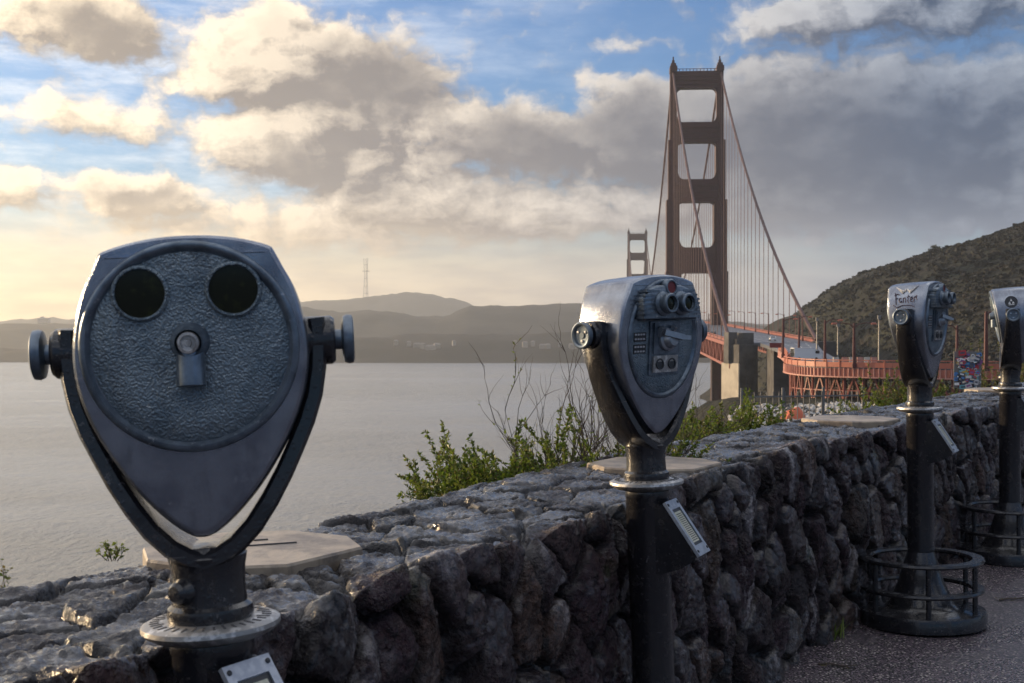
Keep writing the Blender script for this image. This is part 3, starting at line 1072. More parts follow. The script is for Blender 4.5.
# ------------------------------------------------------------------ traffic
def make_car(x, y, z, rz, body_m, label, van=False):
    root = empty('parked_van' if van else 'moving_car', (x, y, z), rz)
    L, Wd, H = (6.4, 2.2, 2.7) if van else (4.5, 1.85, 1.5)
    mb = MB()
    if van:
        prof = [(-L / 2, .45), (L / 2, .45), (L / 2, 1.5), (L / 2 - .9, 2.3), (L / 2 - 1.4, 2.4), (L / 2 - 1.5, H), (-L / 2, H)]
    else:
        prof = [(-L / 2, .4), (L / 2, .4), (L / 2, .75), (L / 2 - .9, .92), (L / 2 - 1.7, H - .06), (-L / 2 + 1.0, H), (-L / 2 + .1, .95), (-L / 2, .9)]
    mb.loft([[(px, s * Wd / 2 * k, pz) for px, pz in prof] for s, k in ((-1, .94), (-1, 1), (1, 1), (1, .94))])
    mb.build('body', body_m, root)
    for s in (-1, 1):
        mb = MB()
        if van:
            mb.box((L / 2 - 1.0, s * (Wd / 2 + .004), 1.8), (.9, .02, .6))
        else:
            mb.add([(x_, s * (Wd / 2 + .01), z_) for x_, z_ in ((-L / 2 + .7, .98), (L / 2 - 1.25, .98), (L / 2 - 1.75, H - .14), (-L / 2 + 1.1, H - .1))], [(0, 1, 2, 3)])
        mb.build('side_window', M_CARGLASS, root, sharp=None, fix=False)
    if van:
        mb = MB(); mb.box((-L / 2 - .005, 0, 1.7), (.02, Wd * .9, 1.7))
        mb.build('rear_door', M_CARGLASS, root, sharp=None)
    else:
        mb = MB(); mb.add([(-L / 2 + .10, s * .75, .98) for s in (-1, 1)] + [(-L / 2 + .93, s * .7, H - .03) for s in (1, -1)], [(0, 1, 2, 3)])
        mb.build('rear_window', M_CARGLASS, root, sharp=None, fix=False)
        mb = MB(); mb.add([(L / 2 - .98, s * .78, .97) for s in (-1, 1)] + [(L / 2 - 1.66, s * .7, H - .1) for s in (1, -1)], [(0, 1, 2, 3)])
        mb.build('windscreen', M_CARGLASS, root, sharp=None, fix=False)
    for sx in (-1, 1):
        for s in (-1, 1):
            mb = MB()
            mb.lathe([(.0, -.11), (.30, -.11), (.34, -.07), (.34, .07), (.30, .11), (.0, .11)], 16, Matrix.Translation((sx * L * .31, s * (Wd / 2 - .1), .34)) @ Matrix.Rotation(R(90), 4, 'X'))
            mb.build('wheel', M_TYRE, root)
    tag(root, label, 'van' if van else 'car')
    return root


make_car(87.0, 437, Zr(-3.6), R(86), M_WHITE, 'white car driving on the bridge road behind the concrete pylon')
make_car(80.0, 520, Zr(-2.0), R(86), M_LABEL, 'dark car far along the bridge road, beyond the white car')
v = make_car(64.5, 287, float(road_z(np.array([287.0]))), R(12), M_WHITE, 'white box truck with dark rear end behind the orange railing', True)
# small maroon sign board
s = empty('sign_board', (66.3, 328, float(road_z(np.array([328.0])))))
mb = MB(); mb.box((0, 0, 2.0), (3.4, .12, 1.2)); mb.build('panel', M_MAROON, s)
mb = MB(); mb.box((-1.2, .1, .8), (.14, .14, 1.6)); mb.box((1.2, .1, .8), (.14, .14, 1.6)); mb.build('leg', M_GALV, s)
tag(s, 'low maroon sign board standing at the road edge left of the box truck', 'sign')
# striped barriers along the right part of the road
for i, px in enumerate((845, 852, 860, 867, 874, 836)):
    d = 262.0
    b = empty('road_barrier', ((px - 512) / F * d, d, Zr(-7.2)), R(8 * (i % 3) - 8))
    mb = MB(); mb.box((0, 0, 1.0), (1.15, .3, 1.5)); mb.build('panel', M_PINK if i % 2 == 0 else M_STUCCO, b)
    mb = MB()
    mb.box((-.45, .0, .13), (.12, .8, .26)); mb.box((.45, 0, .13), (.12, .8, .26)); mb.build('foot', M_GALV, b)
    tag(b, ('faded orange' if i % 2 == 0 else 'pale grey') + ' upright road barrier panel behind the orange railing, %s from the left' % ORD[[1, 2, 3, 4, 5, 0][i]], 'barrier', 'barriers on the highway shoulder')
# light poles behind the truck
for px, d, h, lab in ((817, 340, 9.5, 'pale grey mast with a small box on top behind the box truck'), (879, 300, 9.6, 'thin pale mast left of the third binocular viewer, before the dark hill'), (838, 330, 8, 'thin pale mast between the two middle orange lamps')):
    pm = empty('signal_mast', ((px - 512) / F * d, d, Zr(-7)))
    mb = MB(); mb.tube([(0, 0, 0), (0, 0, h)], [.2, .13], 8); mb.build('pole', M_GALV, pm)
    mb = MB(); mb.box((0, -.1, h + .3), (.7, .5, .9)); mb.build('signal_box', M_GALV, pm)
    tag(pm, lab, 'mast')


# ------------------------------------------------------------------ works yard below the viaduct
def build_riprap():
    rnd = random.Random(5)
    mb = MB()
    for i in range(2600):
        px = rnd.uniform(735, 872)
        d = rnd.uniform(150, 236)
        x = (px - 512) / F * d + rnd.uniform(-1, 1)
        z = float(land_height(np.array([x]), np.array([d]))[0])
        s = rnd.uniform(.25, .8)
        mb.slot = 0 if rnd.random() < .7 else 1
        m_ = Matrix.Rotation(rnd.uniform(0, 6), 3, 'Z') @ Matrix.Rotation(rnd.uniform(-.5, .5), 3, 'X')
        vs = []
        for k in range(6):
            a = k * math.pi / 3
            vs.append(m_ @ Vector((math.cos(a) * s * rnd.uniform(.7, 1.2), math.sin(a) * s * rnd.uniform(.7, 1.2), -.4 * s)) + Vector((x, d, z)))
        for k in range(5):
            a = k * math.pi * .4
            vs.append(m_ @ Vector((math.cos(a) * s * rnd.uniform(.4, .7), math.sin(a) * s * rnd.uniform(.4, .7), s * rnd.uniform(.4, .7))) + Vector((x, d, z)))
        fs = [(6, 7, 8, 9, 10)] + [(k, (k + 1) % 6, 6 + min(k, 4)) for k in range(6)] + [((k + 1) % 6, 6 + (k + 1) % 5 if k < 4 else 6, 6 + min(k, 4)) for k in range(5)]
        mb.add(vs, fs)
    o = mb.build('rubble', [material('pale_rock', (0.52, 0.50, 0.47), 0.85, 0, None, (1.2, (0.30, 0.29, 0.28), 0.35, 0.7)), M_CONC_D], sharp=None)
    tag(o, 'pale broken rock spread on the slope under the viaduct', 'rubble', kind='stuff')


build_riprap()
tp = empty('tarpaulin', (46.4, 215, float(land_height(np.array([46.4]), np.array([215.0]))[0])))
mb = MB()
mb.lathe([(2.0, 0), (1.8, .7), (1.3, 1.5), (.7, 1.9), (0, 2.0)], 11)
mb.v = [(x * (1 + .2 * math.sin(3 * y)), y * .7, z * (1 + .15 * math.sin(2 * x))) for x, y, z in mb.v]
mb.build('cover', M_TARP, tp)
mb = MB(); mb.tube([(2.1 * math.cos(a * .5712), 1.45 * math.sin(a * .5712), .12) for a in range(12)], .07, 5); mb.build('rope', M_STUCCO, tp)
tag(tp, 'bright orange tarpaulin heap lying on the pale rubble', 'tarpaulin')


# ------------------------------------------------------------------ far shore buildings and mast
rnd = random.Random(3)
HOUSE = [(417, 3010, 16), (423, 3000, 11), (431, 2990, 24), (437, 3000, 14), (409, 3030, 9), (454, 3020, 8), (515, 3040, 9), (525, 3010, 12), (533, 3020, 9), (543, 3000, 16), (548, 2995, 10), (560, 3010, 8), (573, 3000, 18), (396, 3040, 8)]
HL = ['leftmost of the pale houses on the far wooded shore', 'rightmost of the pale houses on the far wooded shore']
HOUSE.sort()
for i, (px, d, wdt) in enumerate(HOUSE):
    x = (px - 512) / F * d
    z = float(far_height(np.array([x]), np.array([float(d)]))[0])
    hroot = empty('far_house', (x, d, z), rnd.uniform(-.3, .3))
    h = rnd.uniform(7, 11)
    mb = MB(); mb.box((0, 0, h / 2 - 6), (wdt, 12, h + 12)); mb.build('wall', M_FARWALL, hroot)
    mb = MB()
    mb.add([(-wdt / 2 - .4, -6.4, h), (wdt / 2 + .4, -6.4, h), (wdt / 2 + .4, 6.4, h), (-wdt / 2 - .4, 6.4, h), (-wdt / 2 + 2, 0, h + 3), (wdt / 2 - 2, 0, h + 3)], [(0, 1, 5, 4), (1, 2, 5), (2, 3, 4, 5), (3, 0, 4), (3, 2, 1, 0)])
    mb.build('roof', M_ROOFT, hroot)
    tag(hroot, 'small pale house on the far wooded shore, %s from the left' % ORD[i] if i < 7 else 'small pale house on the far wooded shore, %s from the right' % ORD[len(HOUSE) - 1 - i], 'house', 'pale houses on the far shore')
d = 4600.0
x = (44 - 512) / F * d
z = float(far_height(np.array([x]), np.array([d]))[0])
hb = empty('far_block', (x, d, z))
mb = MB(); mb.box((0, 0, 5), (40, 18, 34)); mb.box((-6, 0, 24), (12, 10, 5)); mb.build('wall', M_STUCCO, hb)
mb = MB()
for r_ in range(5):
    mb.box((0, -9.1, -2 + 4.6 * r_), (36, .3, 1.6))
mb.build('window_band', M_CARGLASS, hb)
tag(hb, 'square flat roofed building on the far ridge left of the big viewer', 'building')
# three-legged broadcasting mast on the twin hills
d = 7600.0
x = (366 - 512) / F * d
zb = float(far_height(np.array([x]), np.array([d]))[0])
mast = empty('broadcast_mast', (x, d, zb))
ht = 232.0
legs = [Vector((14 * math.cos(a), 14 * math.sin(a), 0)) for a in (R(90), R(210), R(330))]
for l in legs:
    mb = MB(); mb.tube([l * 1.15 + Vector((0, 0, -15)), l * .62 + Vector((0, 0, ht * .55)), l * .95 + Vector((0, 0, ht))], 2.0, 6); mb.build('leg', M_GALV, mast)
mb = MB()
for f in (.12, .3, .5, .68, .84):
    s_ = (1.15 - .96 * f) if f < .55 else (.62 + (f - .55) * .73)
    for i in range(3):
        mb.bar(legs[i] * s_ + Vector((0, 0, ht * f)), legs[(i + 1) % 3] * s_ + Vector((0, 0, ht * f)), 2.2 if f != .68 else 3.6)
mb.bar((-22, 0, ht * .68), (22, 0, ht * .68), 3.0)
mb.build('cross_brace', M_GALV, mast)
tag(mast, 'thin three legged broadcasting mast on the farthest hazy hill', 'mast')


# ------------------------------------------------------------------ sea air
def build_haze():
    m = bpy.data.materials.new('sea_haze'); m.use_nodes = True
    t = NT(m.node_tree)
    t.n.remove(t.n['Principled BSDF'])
    v = t.node('ShaderNodeVolumePrincipled')
    v.inputs['Color'].default_value = (0.87, 0.92, 0.97, 1)
    v.inputs['Density'].default_value = 0.00009
    v.inputs['Anisotropy'].default_value = 0.45
    t.l.new(v.outputs[0], t.n['Material Output'].inputs['Volume'])
    mb = MB()
    mb.box((-1000, 4970, (WATER - 1.5 + 440) / 2), (12200, 11000, 440 - WATER + 1.5))
    o = mb.build('haze', m, sharp=None)
    tag(o, kind='stuff')
    o.display_type = 'WIRE'


build_haze()


# ------------------------------------------------------------------ the lookout: plaza and rubble wall
EDGE = [(-3.1, -3.2), (-1.75, -0.3), (-0.62, 2.06), (-0.344, 2.61), (-0.18, 2.98), (0.33, 4.0), (1.03, 5.40), (2.0, 6.96), (3.38, 9.05), (4.8, 11.15), (7.0, 14.4), (9.5, 18.0)]


def gz(y):
    return 0.02 * (np.clip(y, -40, 22) - 3.0)


def build_plaza():
    m = bpy.data.materials.new('exposed_aggregate'); m.use_nodes = True
    t = NT(m.node_tree); b = t.n['Principled BSDF']
    tc = t.node('ShaderNodeTexCoord').outputs['Object']
    cell = t.node('ShaderNodeTexVoronoi'); t.put(cell.inputs['Vector'], tc); cell.inputs['Scale'].default_value = 95
    hs = t.sep(cell.outputs['Color'])
    c = t.mix(hs[0], (0.070, 0.055, 0.070), (0.21, 0.155, 0.180))
    c = t.mix(t.ramp01(hs[1], 0.86, 0.9), c, (0.45, 0.39, 0.36))
    c = t.mix(t.ramp01(cell.outputs['Distance'], 0.4, 0.62), c, (0.035, 0.034, 0.036))
    big = t.noise(tc, 1.1, 5.0, 0.6)
    c = t.mix(t.ramp01(big, 0.45, 0.7, 0.0, 0.45), c, (0.05, 0.048, 0.05))
    t.l.new(c, b.inputs['Base Color'])
    t.l.new(t.ramp01(big, 0.35, 0.65, 0.09, 0.36), b.inputs['Roughness'])
    bn = t.node('ShaderNodeBump'); bn.inputs['Strength'].default_value = 0.9; bn.inputs['Distance'].default_value = 0.004
    t.l.new(t.math('SUBTRACT', 1.0, cell.outputs['Distance']), bn.inputs['Height'])
    t.l.new(bn.outputs[0], b.inputs['Normal'])
    pts = [Vector(p) for p in EDGE]
    ys = np.concatenate([np.linspace(-3.2, 18, 60)])
    ex = np.interp(ys, [p.y for p in pts], [p.x for p in pts]) - 0.25
    cols = np.concatenate([np.linspace(0, 4, 30), np.linspace(4.5, 45, 20)])
    X = ex[:, None] + cols[None, :]
    Y = np.repeat(ys[:, None], len(cols), 1)
    Z = gz(Y) + 0.004 * fbm(X * 2, Y * 2, 3)
    o = grid_mesh('plaza', X, Y, Z, m)
    tag(o, kind='structure')
    back = MB()
    back.add([(-30, -40, gz(-40)), (45, -40, gz(-40)), (45, -3.2, gz(-3.2)), (-3.35, -3.2, gz(-3.2)), (-30, -3.2, gz(-3.2))], [(0, 1, 2, 3, 4)])
    o = back.build('pavement', m, sharp=None)
    tag(o, kind='structure')


build_plaza()


def build_wall():
    rng = np.random.default_rng(11)
    pts = [Vector(p) for p in EDGE]
    path = []
    for i in range(len(pts) - 1):
        p0 = pts[max(i - 1, 0)]; p1 = pts[i]; p2 = pts[i + 1]; p3 = pts[min(i + 2, len(pts) - 1)]
        for j in range(24):
            t = j / 24
            path.append(0.5 * ((2 * p1) + (p2 - p0) * t + (2 * p0 - 5 * p1 + 4 * p2 - p3) * t * t + (3 * p1 - p0 - 3 * p2 + p3) * t ** 3))
    path.append(pts[-1])
    path = np.array([(p.x, p.y) for p in path])
    seg = np.linalg.norm(np.diff(path, axis=0), axis=1)
    S = np.concatenate([[0], np.cumsum(seg)])
    total = S[-1]
    s_of_y = lambda y: np.interp(y, path[:, 1], S)
    s1, s2, s3 = s_of_y(1.2), s_of_y(6.2), s_of_y(12.5)
    ss = np.concatenate([np.arange(0, s1, 0.03), np.arange(s1, s2, 0.0058), np.arange(s2, s3, 0.0085), np.arange(s3, total, 0.03)])
    px = np.interp(ss, S, path[:, 0]); py = np.interp(ss, S, path[:, 1])
    tx = np.gradient(px, ss); ty = np.gradient(py, ss)
    k = np.hypot(tx, ty); tx /= k; ty /= k
    nx, ny = ty, -tx                       # towards the plaza
    Hh = 0.96                             # height over the plaza
    Wt = 0.66
    # unwrapped profile: w < 0 front face (0 = top front arris), 0..Wt top, beyond = seaward face
    w = np.concatenate([np.arange(-Hh - 0.1, 0.0, 0.0062), np.arange(0, Wt, 0.0062), np.arange(Wt, Wt + 1.0, 0.03)])
    rad = 0.035

    def prof(w):
        """outward offset from the front arris, height below top, and normal"""
        o = np.where(w < 0, -0.07 * (w / -1.0) * -1, -w)
        o = np.where(w < 0, -w * 0.06, -np.clip(w, 0, Wt))
        z = np.where(w < 0, w, 0.0)
        z = np.where(w > Wt, -(w - Wt), z)
        return o, z
    o0, z0 = prof(w)
    # normals: blend over the arris
    ang = np.where(w < 0, 0.0, math.pi / 2)
    ang = np.interp(w, [-1.2, -0.05, 0.03, Wt - 0.07, Wt + 0.08, Wt + 2], [0.03, 0.03, math.pi / 2, math.pi / 2, math.pi, math.pi])
    # round the arrises
    rnd_ = np.exp(-(w / 0.03) ** 2) * 0.010 + np.exp(-((w - Wt) / 0.05) ** 2) * 0.018
    no = np.cos(ang); nz = np.sin(ang)
    o0 = o0 - rnd_ * no; z0 = z0 - rnd_ * nz
    # stones: weighted cells over (s, w)
    seeds = []
    def scatter(s_lo, s_hi, w_lo, w_hi, ds, dw, fa, fb, jit=0.42, rot=0.35):
        row = 0
        ww = w_lo
        while ww < w_hi:
            x = s_lo + (row % 2) * ds * 0.5
            while x < s_hi:
                sc = rng.uniform(0.72, 1.35)
                seeds.append((x + rng.uniform(-jit, jit) * ds, ww + dw * 0.5 + rng.uniform(-jit, jit) * dw, fa * sc * rng.uniform(.8, 1.25), fb * sc * rng.uniform(.8, 1.25), rng.uniform(-rot, rot)))
                x += ds
            ww += dw; row += 1
    scatter(-0.2, total + .2, -1.05, -0.20, 0.165, 0.235, 0.80, 1.35)            # upright boulders of the face
    scatter(-0.2, total + .2, -0.20, 0.10, 0.20, 0.30, 1.1, 1.0, 0.3)           # arris stones wrapping on to the top
    scatter(-0.2, total + .2, 0.10, Wt + .05, 0.27, 0.135, 1.35, 0.75, 0.42, .45)     # flat slips of the top
    scatter(-0.2, total + .2, Wt + .05, Wt + 1.1, 0.2, 0.2, 1, 1)
    seeds = np.array(seeds)
    seeds = seeds[np.argsort(seeds[:, 0])]
    ns = len(seeds)
    H = rng.uniform(-0.009, 0.015, ns)
    tint = rng.uniform(0, 1, ns)
    # facets: each stone is the lower envelope of a few tilted planes
    NF = 5
    fang = rng.uniform(0, 2 * math.pi, (ns, NF))
    fsl = rng.uniform(0.0, 0.30, (ns, NF))
    fc = rng.uniform(0.022, 0.036, (ns, NF))
    D = np.zeros((len(ss), len(w)), np.float32)
    A_t = np.zeros_like(D); A_m = np.zeros_like(D)
    CH = 40
    for i in range(0, len(ss), CH):
        sc = ss[i:i + CH]
        a, b = np.searchsorted(seeds[:, 0], [sc[0] - 0.6, sc[-1] + 0.6])
        sd = seeds[a:b]
        Sg, Wg = np.meshgrid(sc, w, indexing='ij')
        wob = 0.013
        Su = Sg + wob * fbm(Sg * 7, Wg * 7, 61, 3); Wu = Wg + wob * fbm(Sg * 7 + 40, Wg * 7, 71, 3)
        f1 = np.full(Sg.shape, 9.0); f2 = np.full(Sg.shape, 9.0); idx = np.zeros(Sg.shape, int)
        for j, (cs, cw, fa, fb, ro) in enumerate(sd):
            c_, s_ = math.cos(ro), math.sin(ro)
            # only nearby columns
            ds = Su - cs; dw = Wu - cw
            mk = (np.abs(ds) < 0.42) & (np.abs(dw) < 0.42)
            if not mk.any():
                continue
            dd = np.where(mk, np.hypot((ds * c_ + dw * s_) / fa, (-ds * s_ + dw * c_) / fb), 9.0)
            lt = dd < f1
            f2 = np.where(lt, f1, np.minimum(f2, dd))
            idx = np.where(lt, j, idx)
            f1 = np.where(lt, dd, f1)
        gid = idx + a
        e = f2 - f1                                    # 0 at joints
        cs = seeds[gid, 0]; cw = seeds[gid, 1]
        ds = Su - cs; dw = Wu - cw
        h = np.full(Sg.shape, 9.0)
        for q in range(NF):
            h = np.minimum(h, fc[gid, q] - fsl[gid, q] * (ds * np.cos(fang[gid, q]) + dw * np.sin(fang[gid, q])))
        top = smooth((Wg + 0.015) / 0.06)
        h = np.clip(h, -0.01, 0.075)
        h = h * (1 - 0.80 * top) + H[gid] * (1 - .25 * top)
        jd = smooth(e / (0.038 - .016 * top)) ** 0.62
        h = h + 0.012 * (1 - top) * np.clip(1 - (f1 / 0.13) ** 2, -.5, 1)
        rough = 0.013 * fbm(Sg * 12, Wg * 15, 5, 5, 0.6) * (1 - .62 * top) + 0.012 * np.abs(fbm(Sg * 34, Wg * 34, 8, 3)) - 0.010 * smooth(1 - np.abs(fbm(Sg * 9, Wg * 11, 91, 4)) / 0.045) * (1 - .5 * top)
        strata = 0.008 * (np.floor(3.0 * fbm(Sg * 5 + Wg * 9, Wg * 17, 15, 4)) / 3.0) * top + .004 * fbm(Sg * 10, Wg * 70, 16, 3) * top          # split slate ledges on the top
        d = h * jd + (rough * (0.35 + 0.65 * jd)) + strata - 0.040 * (1 - jd) * (1 - .38 * top)
        d = d + 0.022 * fbm(Sg * 1.6, Wg * 1.6, 27, 3) * (1 - .5 * top)
        D[i:i + CH] = d
        A_t[i:i + CH] = tint[gid]
        A_m[i:i + CH] = 1 - smooth(e / 0.05)
    topz = 0.925 + 0.028 * smooth((3.7 - py) / 1.4)[:, None] + (0.006 * np.clip(py - 3, -8, 30))[:, None] + 0.012 * fbm(ss * .8, ss * 0, 4)[:, None]
    off = o0[None, :] + D * no[None, :]
    X = px[:, None] + nx[:, None] * off
    Y = py[:, None] + ny[:, None] * off
    Z = topz + z0[None, :] + D * nz[None, :]
    m = bpy.data.materials.new('wet_rubble_stone'); m.use_nodes = True
    t = NT(m.node_tree); b = t.n['Principled BSDF']
    tc = t.node('ShaderNodeTexCoord').outputs['Object']
    at = t.node('ShaderNodeAttribute', attribute_name='stone').outputs['Fac']
    am = t.node('ShaderNodeAttribute', attribute_name='joint').outputs['Fac']
    atop = t.node('ShaderNodeAttribute', attribute_name='top').outputs['Fac']
    n1 = t.noise(tc, 9, 8.0, 0.65)
    n2 = t.noise(tc, 38, 6.0, 0.65)
    cr = t.node('ShaderNodeValToRGB')
    t.l.new(at, cr.inputs[0])
    el_ = cr.color_ramp.elements
    el_[0].position = 0.0; el_[0].color = (0.014, 0.010, 0.013, 1)
    el_[1].position = 1.0; el_[1].color = (0.082, 0.046, 0.036, 1)
    for p_, c_ in ((0.3, (0.046, 0.022, 0.030, 1)), (0.5, (0.022, 0.017, 0.020, 1)), (0.75, (0.056, 0.032, 0.038, 1)), (0.88, (0.038, 0.030, 0.021, 1))):
        e_ = el_.new(p_); e_.color = c_
    c = cr.outputs[0]
    c = t.mix(t.ramp01(n1, 0.46, 0.70, 0, .75), c, (0.085, 0.052, 0.048))
    c = t.mix(t.ramp01(n2, 0.46, 0.66, 0, .8), c, (0.011, 0.010, 0.011))
    # lime bloom running down the face, in streaks
    st = t.noise(t.vmath('MULTIPLY', tc, (7.0, 7.0, 1.6)), 1.0, 6.0, 0.68)
    st2 = t.noise(tc, 2.1, 3.0, 0.5)
    bloom = t.math('MULTIPLY', t.ramp01(st, 0.545, 0.63), t.ramp01(st2, 0.44, 0.58))
    c = t.mix(t.math('MULTIPLY', bloom, 0.62), c, (0.40, 0.37, 0.38))
    c = t.mix(t.math('MULTIPLY', atop, 0.72), c, t.mix(n2, (0.016, 0.017, 0.020), (0.046, 0.045, 0.048)))
    # lichen and moss
    mo = t.math('MULTIPLY', t.ramp01(t.noise(tc, 3.3, 5.0, 0.6), 0.62, 0.72), t.math('SUBTRACT', 1.0, atop))
    c = t.mix(t.math('MULTIPLY', mo, 0.6), c, (0.042, 0.047, 0.016))
    c = t.mix(t.math('MULTIPLY', am, 0.8), c, (0.012, 0.010, 0.010))
    t.l.new(c, b.inputs['Base Color'])
    rg = t.ramp01(t.noise(tc, 5.5, 6.0, 0.65), 0.42, 0.64, 0.10, 0.50)
    t.l.new(t.math('SUBTRACT', rg, t.math('MULTIPLY', atop, 0.04)), b.inputs['Roughness'])
    wet = t.ramp01(t.noise(tc, 4.2, 6.0, 0.62), 0.44, 0.56)
    t.l.new(t.math('MULTIPLY', wet, 0.72), b.inputs['Coat Weight'])
    b.inputs['Coat Roughness'].default_value = 0.08
    b.inputs['Specular IOR Level'].default_value = 0.26
    bn = t.node('ShaderNodeBump'); t.l.new(t.math('SUBTRACT', 1.0, t.math('MULTIPLY', atop, 0.5)), bn.inputs['Strength']); bn.inputs['Distance'].default_value = 0.026
    bc = t.node('ShaderNodeBump'); bc.inputs['Strength'].default_value = 0.35; bc.inputs['Distance'].default_value = 0.010
    t.l.new(n2, bc.inputs['Height']); t.l.new(bc.outputs[0], b.inputs['Coat Normal'])
    fv = t.voronoi(t.vmath('ADD', tc, t.vmath('SCALE', t.noise(tc, 14, 4.0, 0.6, color=True), scale=0.10)), 26, 'F1')
    hh_ = t.math('ADD', n2, t.math('MULTIPLY', t.noise(tc, 120, 4.0, 0.6), 0.40))
    t.l.new(t.math('ADD', hh_, t.math('MULTIPLY', fv, 0.75)), bn.inputs['Height'])
    t.l.new(bn.outputs[0], b.inputs['Normal'])
    TT = np.repeat(smooth((w - 0.0) / 0.08)[None, :], len(ss), 0) * np.repeat((w < Wt)[None, :], len(ss), 0)
    wall = grid_mesh('rubble_stone_wall', X, Y, Z, m, {'stone': A_t, 'joint': A_m, 'top': TT})
    tag(wall, 'low wet rubble stone wall running beside the viewers towards the bridge', 'wall')


build_wall()


def slab(cx, cy, w, d, rz, z, label, marks=False):
    root = empty('octagonal_slab', (cx, cy, z), rz)
    oct_ = lambda k: [Vector((x * w / 2 * k, y * d / 2 * k, 0)) for x, y in ((-1, -.42), (-.55, -1), (.55, -1), (1, -.42), (1, .42), (.55, 1), (-.55, 1), (-1, .42))]
    mb = MB()
    mb.loft([[p + Vector((0, 0, zz)) for p in oct_(k)] for k, zz in ((1.0, -.05), (1.0, .028), (.985, .034))])
    mb.build('top', M_SLAB, root, sharp=20)
    if marks:
        mb = MB()
        for x0, y0, x1, y1, ww in ((.00, .02, .10, -.05, .006), (.07, .06, .10, .04, .006), (-.08, .06, -.04, .02, .008), (-.06, .08, -.01, .045, .006)):
            mb.bar((x0, y0, .0355), (x1, y1, .0355), ww, .003)
        mb.build('engraved_mark', M_INK, root)
    tag(root, label, 'slab', 'pale slabs set in the wall top')
    return root


slab(-0.615, 3.10, .50, .44, R(60), 0.928, 'pale octagonal slab with dark marks on the wall behind the nearest viewer', True)
slab(0.545, 5.0, .50, .44, R(60), 0.936, 'pale octagonal slab on the wall beside the second viewer')
slab(1.93, 7.45, .52, .48, R(56), 0.940, 'pale octagonal slab lying on the wall between the second and third viewers')
slab(3.95, 10.6, .52, .48, R(56), 0.965, 'pale octagonal slab at the far end of the wall behind the last viewer')


# ------------------------------------------------------------------ coin binocular viewers
OUT = [(0, .166), (.045, .164), (.088, .157), (.124, .146), (.132, .137), (.140, .120), (.156, .088), (.168, .048), (.175, .006), (.1755, -.03), (.169, -.07), (.156, -.110), (.136, -.152),
       (.113, -.190), (.089, -.224), (.062, -.255), (.036, -.279), (.015, -.293), (0, -.296)]


def outline(k_in):
    """closed front outline, inset by k_in metres"""
    pts = [Vector((x, z)) for x, z in OUT] + [Vector((-x, z)) for x, z in OUT[-2:0:-1]]
    n = len(pts)
    # resample with Catmull-Rom
    dense = []
    for i in range(n):
        p0, p1, p2, p3 = pts[i - 1], pts[i], pts[(i + 1) % n], pts[(i + 2) % n]
        for j in range(3):
            t = j / 3
            dense.append(0.5 * ((2 * p1) + (p2 - p0) * t + (2 * p0 - 5 * p1 + 4 * p2 - p3) * t * t + (3 * p1 - p0 - 3 * p2 + p3) * t ** 3))
    m = len(dense)
    res = []
    for i in range(m):
        d = (dense[(i + 1) % m] - dense[i - 1]).normalized()
        nrm = Vector((-d.y, d.x))
        c = Vector((0, -0.04))
        if nrm.dot(c - dense[i]) < 0:
            nrm = -nrm
        res.append(dense[i] + nrm * k_in)
    return res


def half_depth(z):
    u = (z + .295) / .461
    return 0.050 + 0.052 * (u ** 0.8 if u > 0 else 0)


def face_y(z, side, lift=0.0):
    """the flat front (side -1, objectives) or back (side +1, eyepieces)"""
    u = (z + .295) / .461
    return side * (0.050 + 0.052 * u + lift)


def oval_plate(mb_plate, mb_rim, cx, cz, rx, rz, side, n=72):
    """raised plate with a rolled rim lying on the sloping face"""
    def pt(a, k, lift, dz=0):
        x = cx + math.cos(a) * (rx + k); z = cz + math.sin(a) * (rz + k)
        return Vector((x, face_y(z, side, lift), z))
    rings = []
    for k, l in ((0.004, -.002), (0.004, .006), (0.0, .010), (-.006, .010), (-.010, .005), (-.012, .003)):
        rings.append([pt(2 * math.pi * i / n, k, l) for i in range(n)])
    mb_rim.loft(rings, cap=False)
    rings = [[pt(2 * math.pi * i / n, k, l) for i in range(n)] for k, l in ((-.011, .002), (-.014, .0045), (-.05, .0055), (-.1, .006))]
    mb_plate.loft(rings, cap=False)
    o = len(mb_plate.v)
    mb_plate.f.append(tuple(range(o - n, o))); mb_plate.mi.append(0)


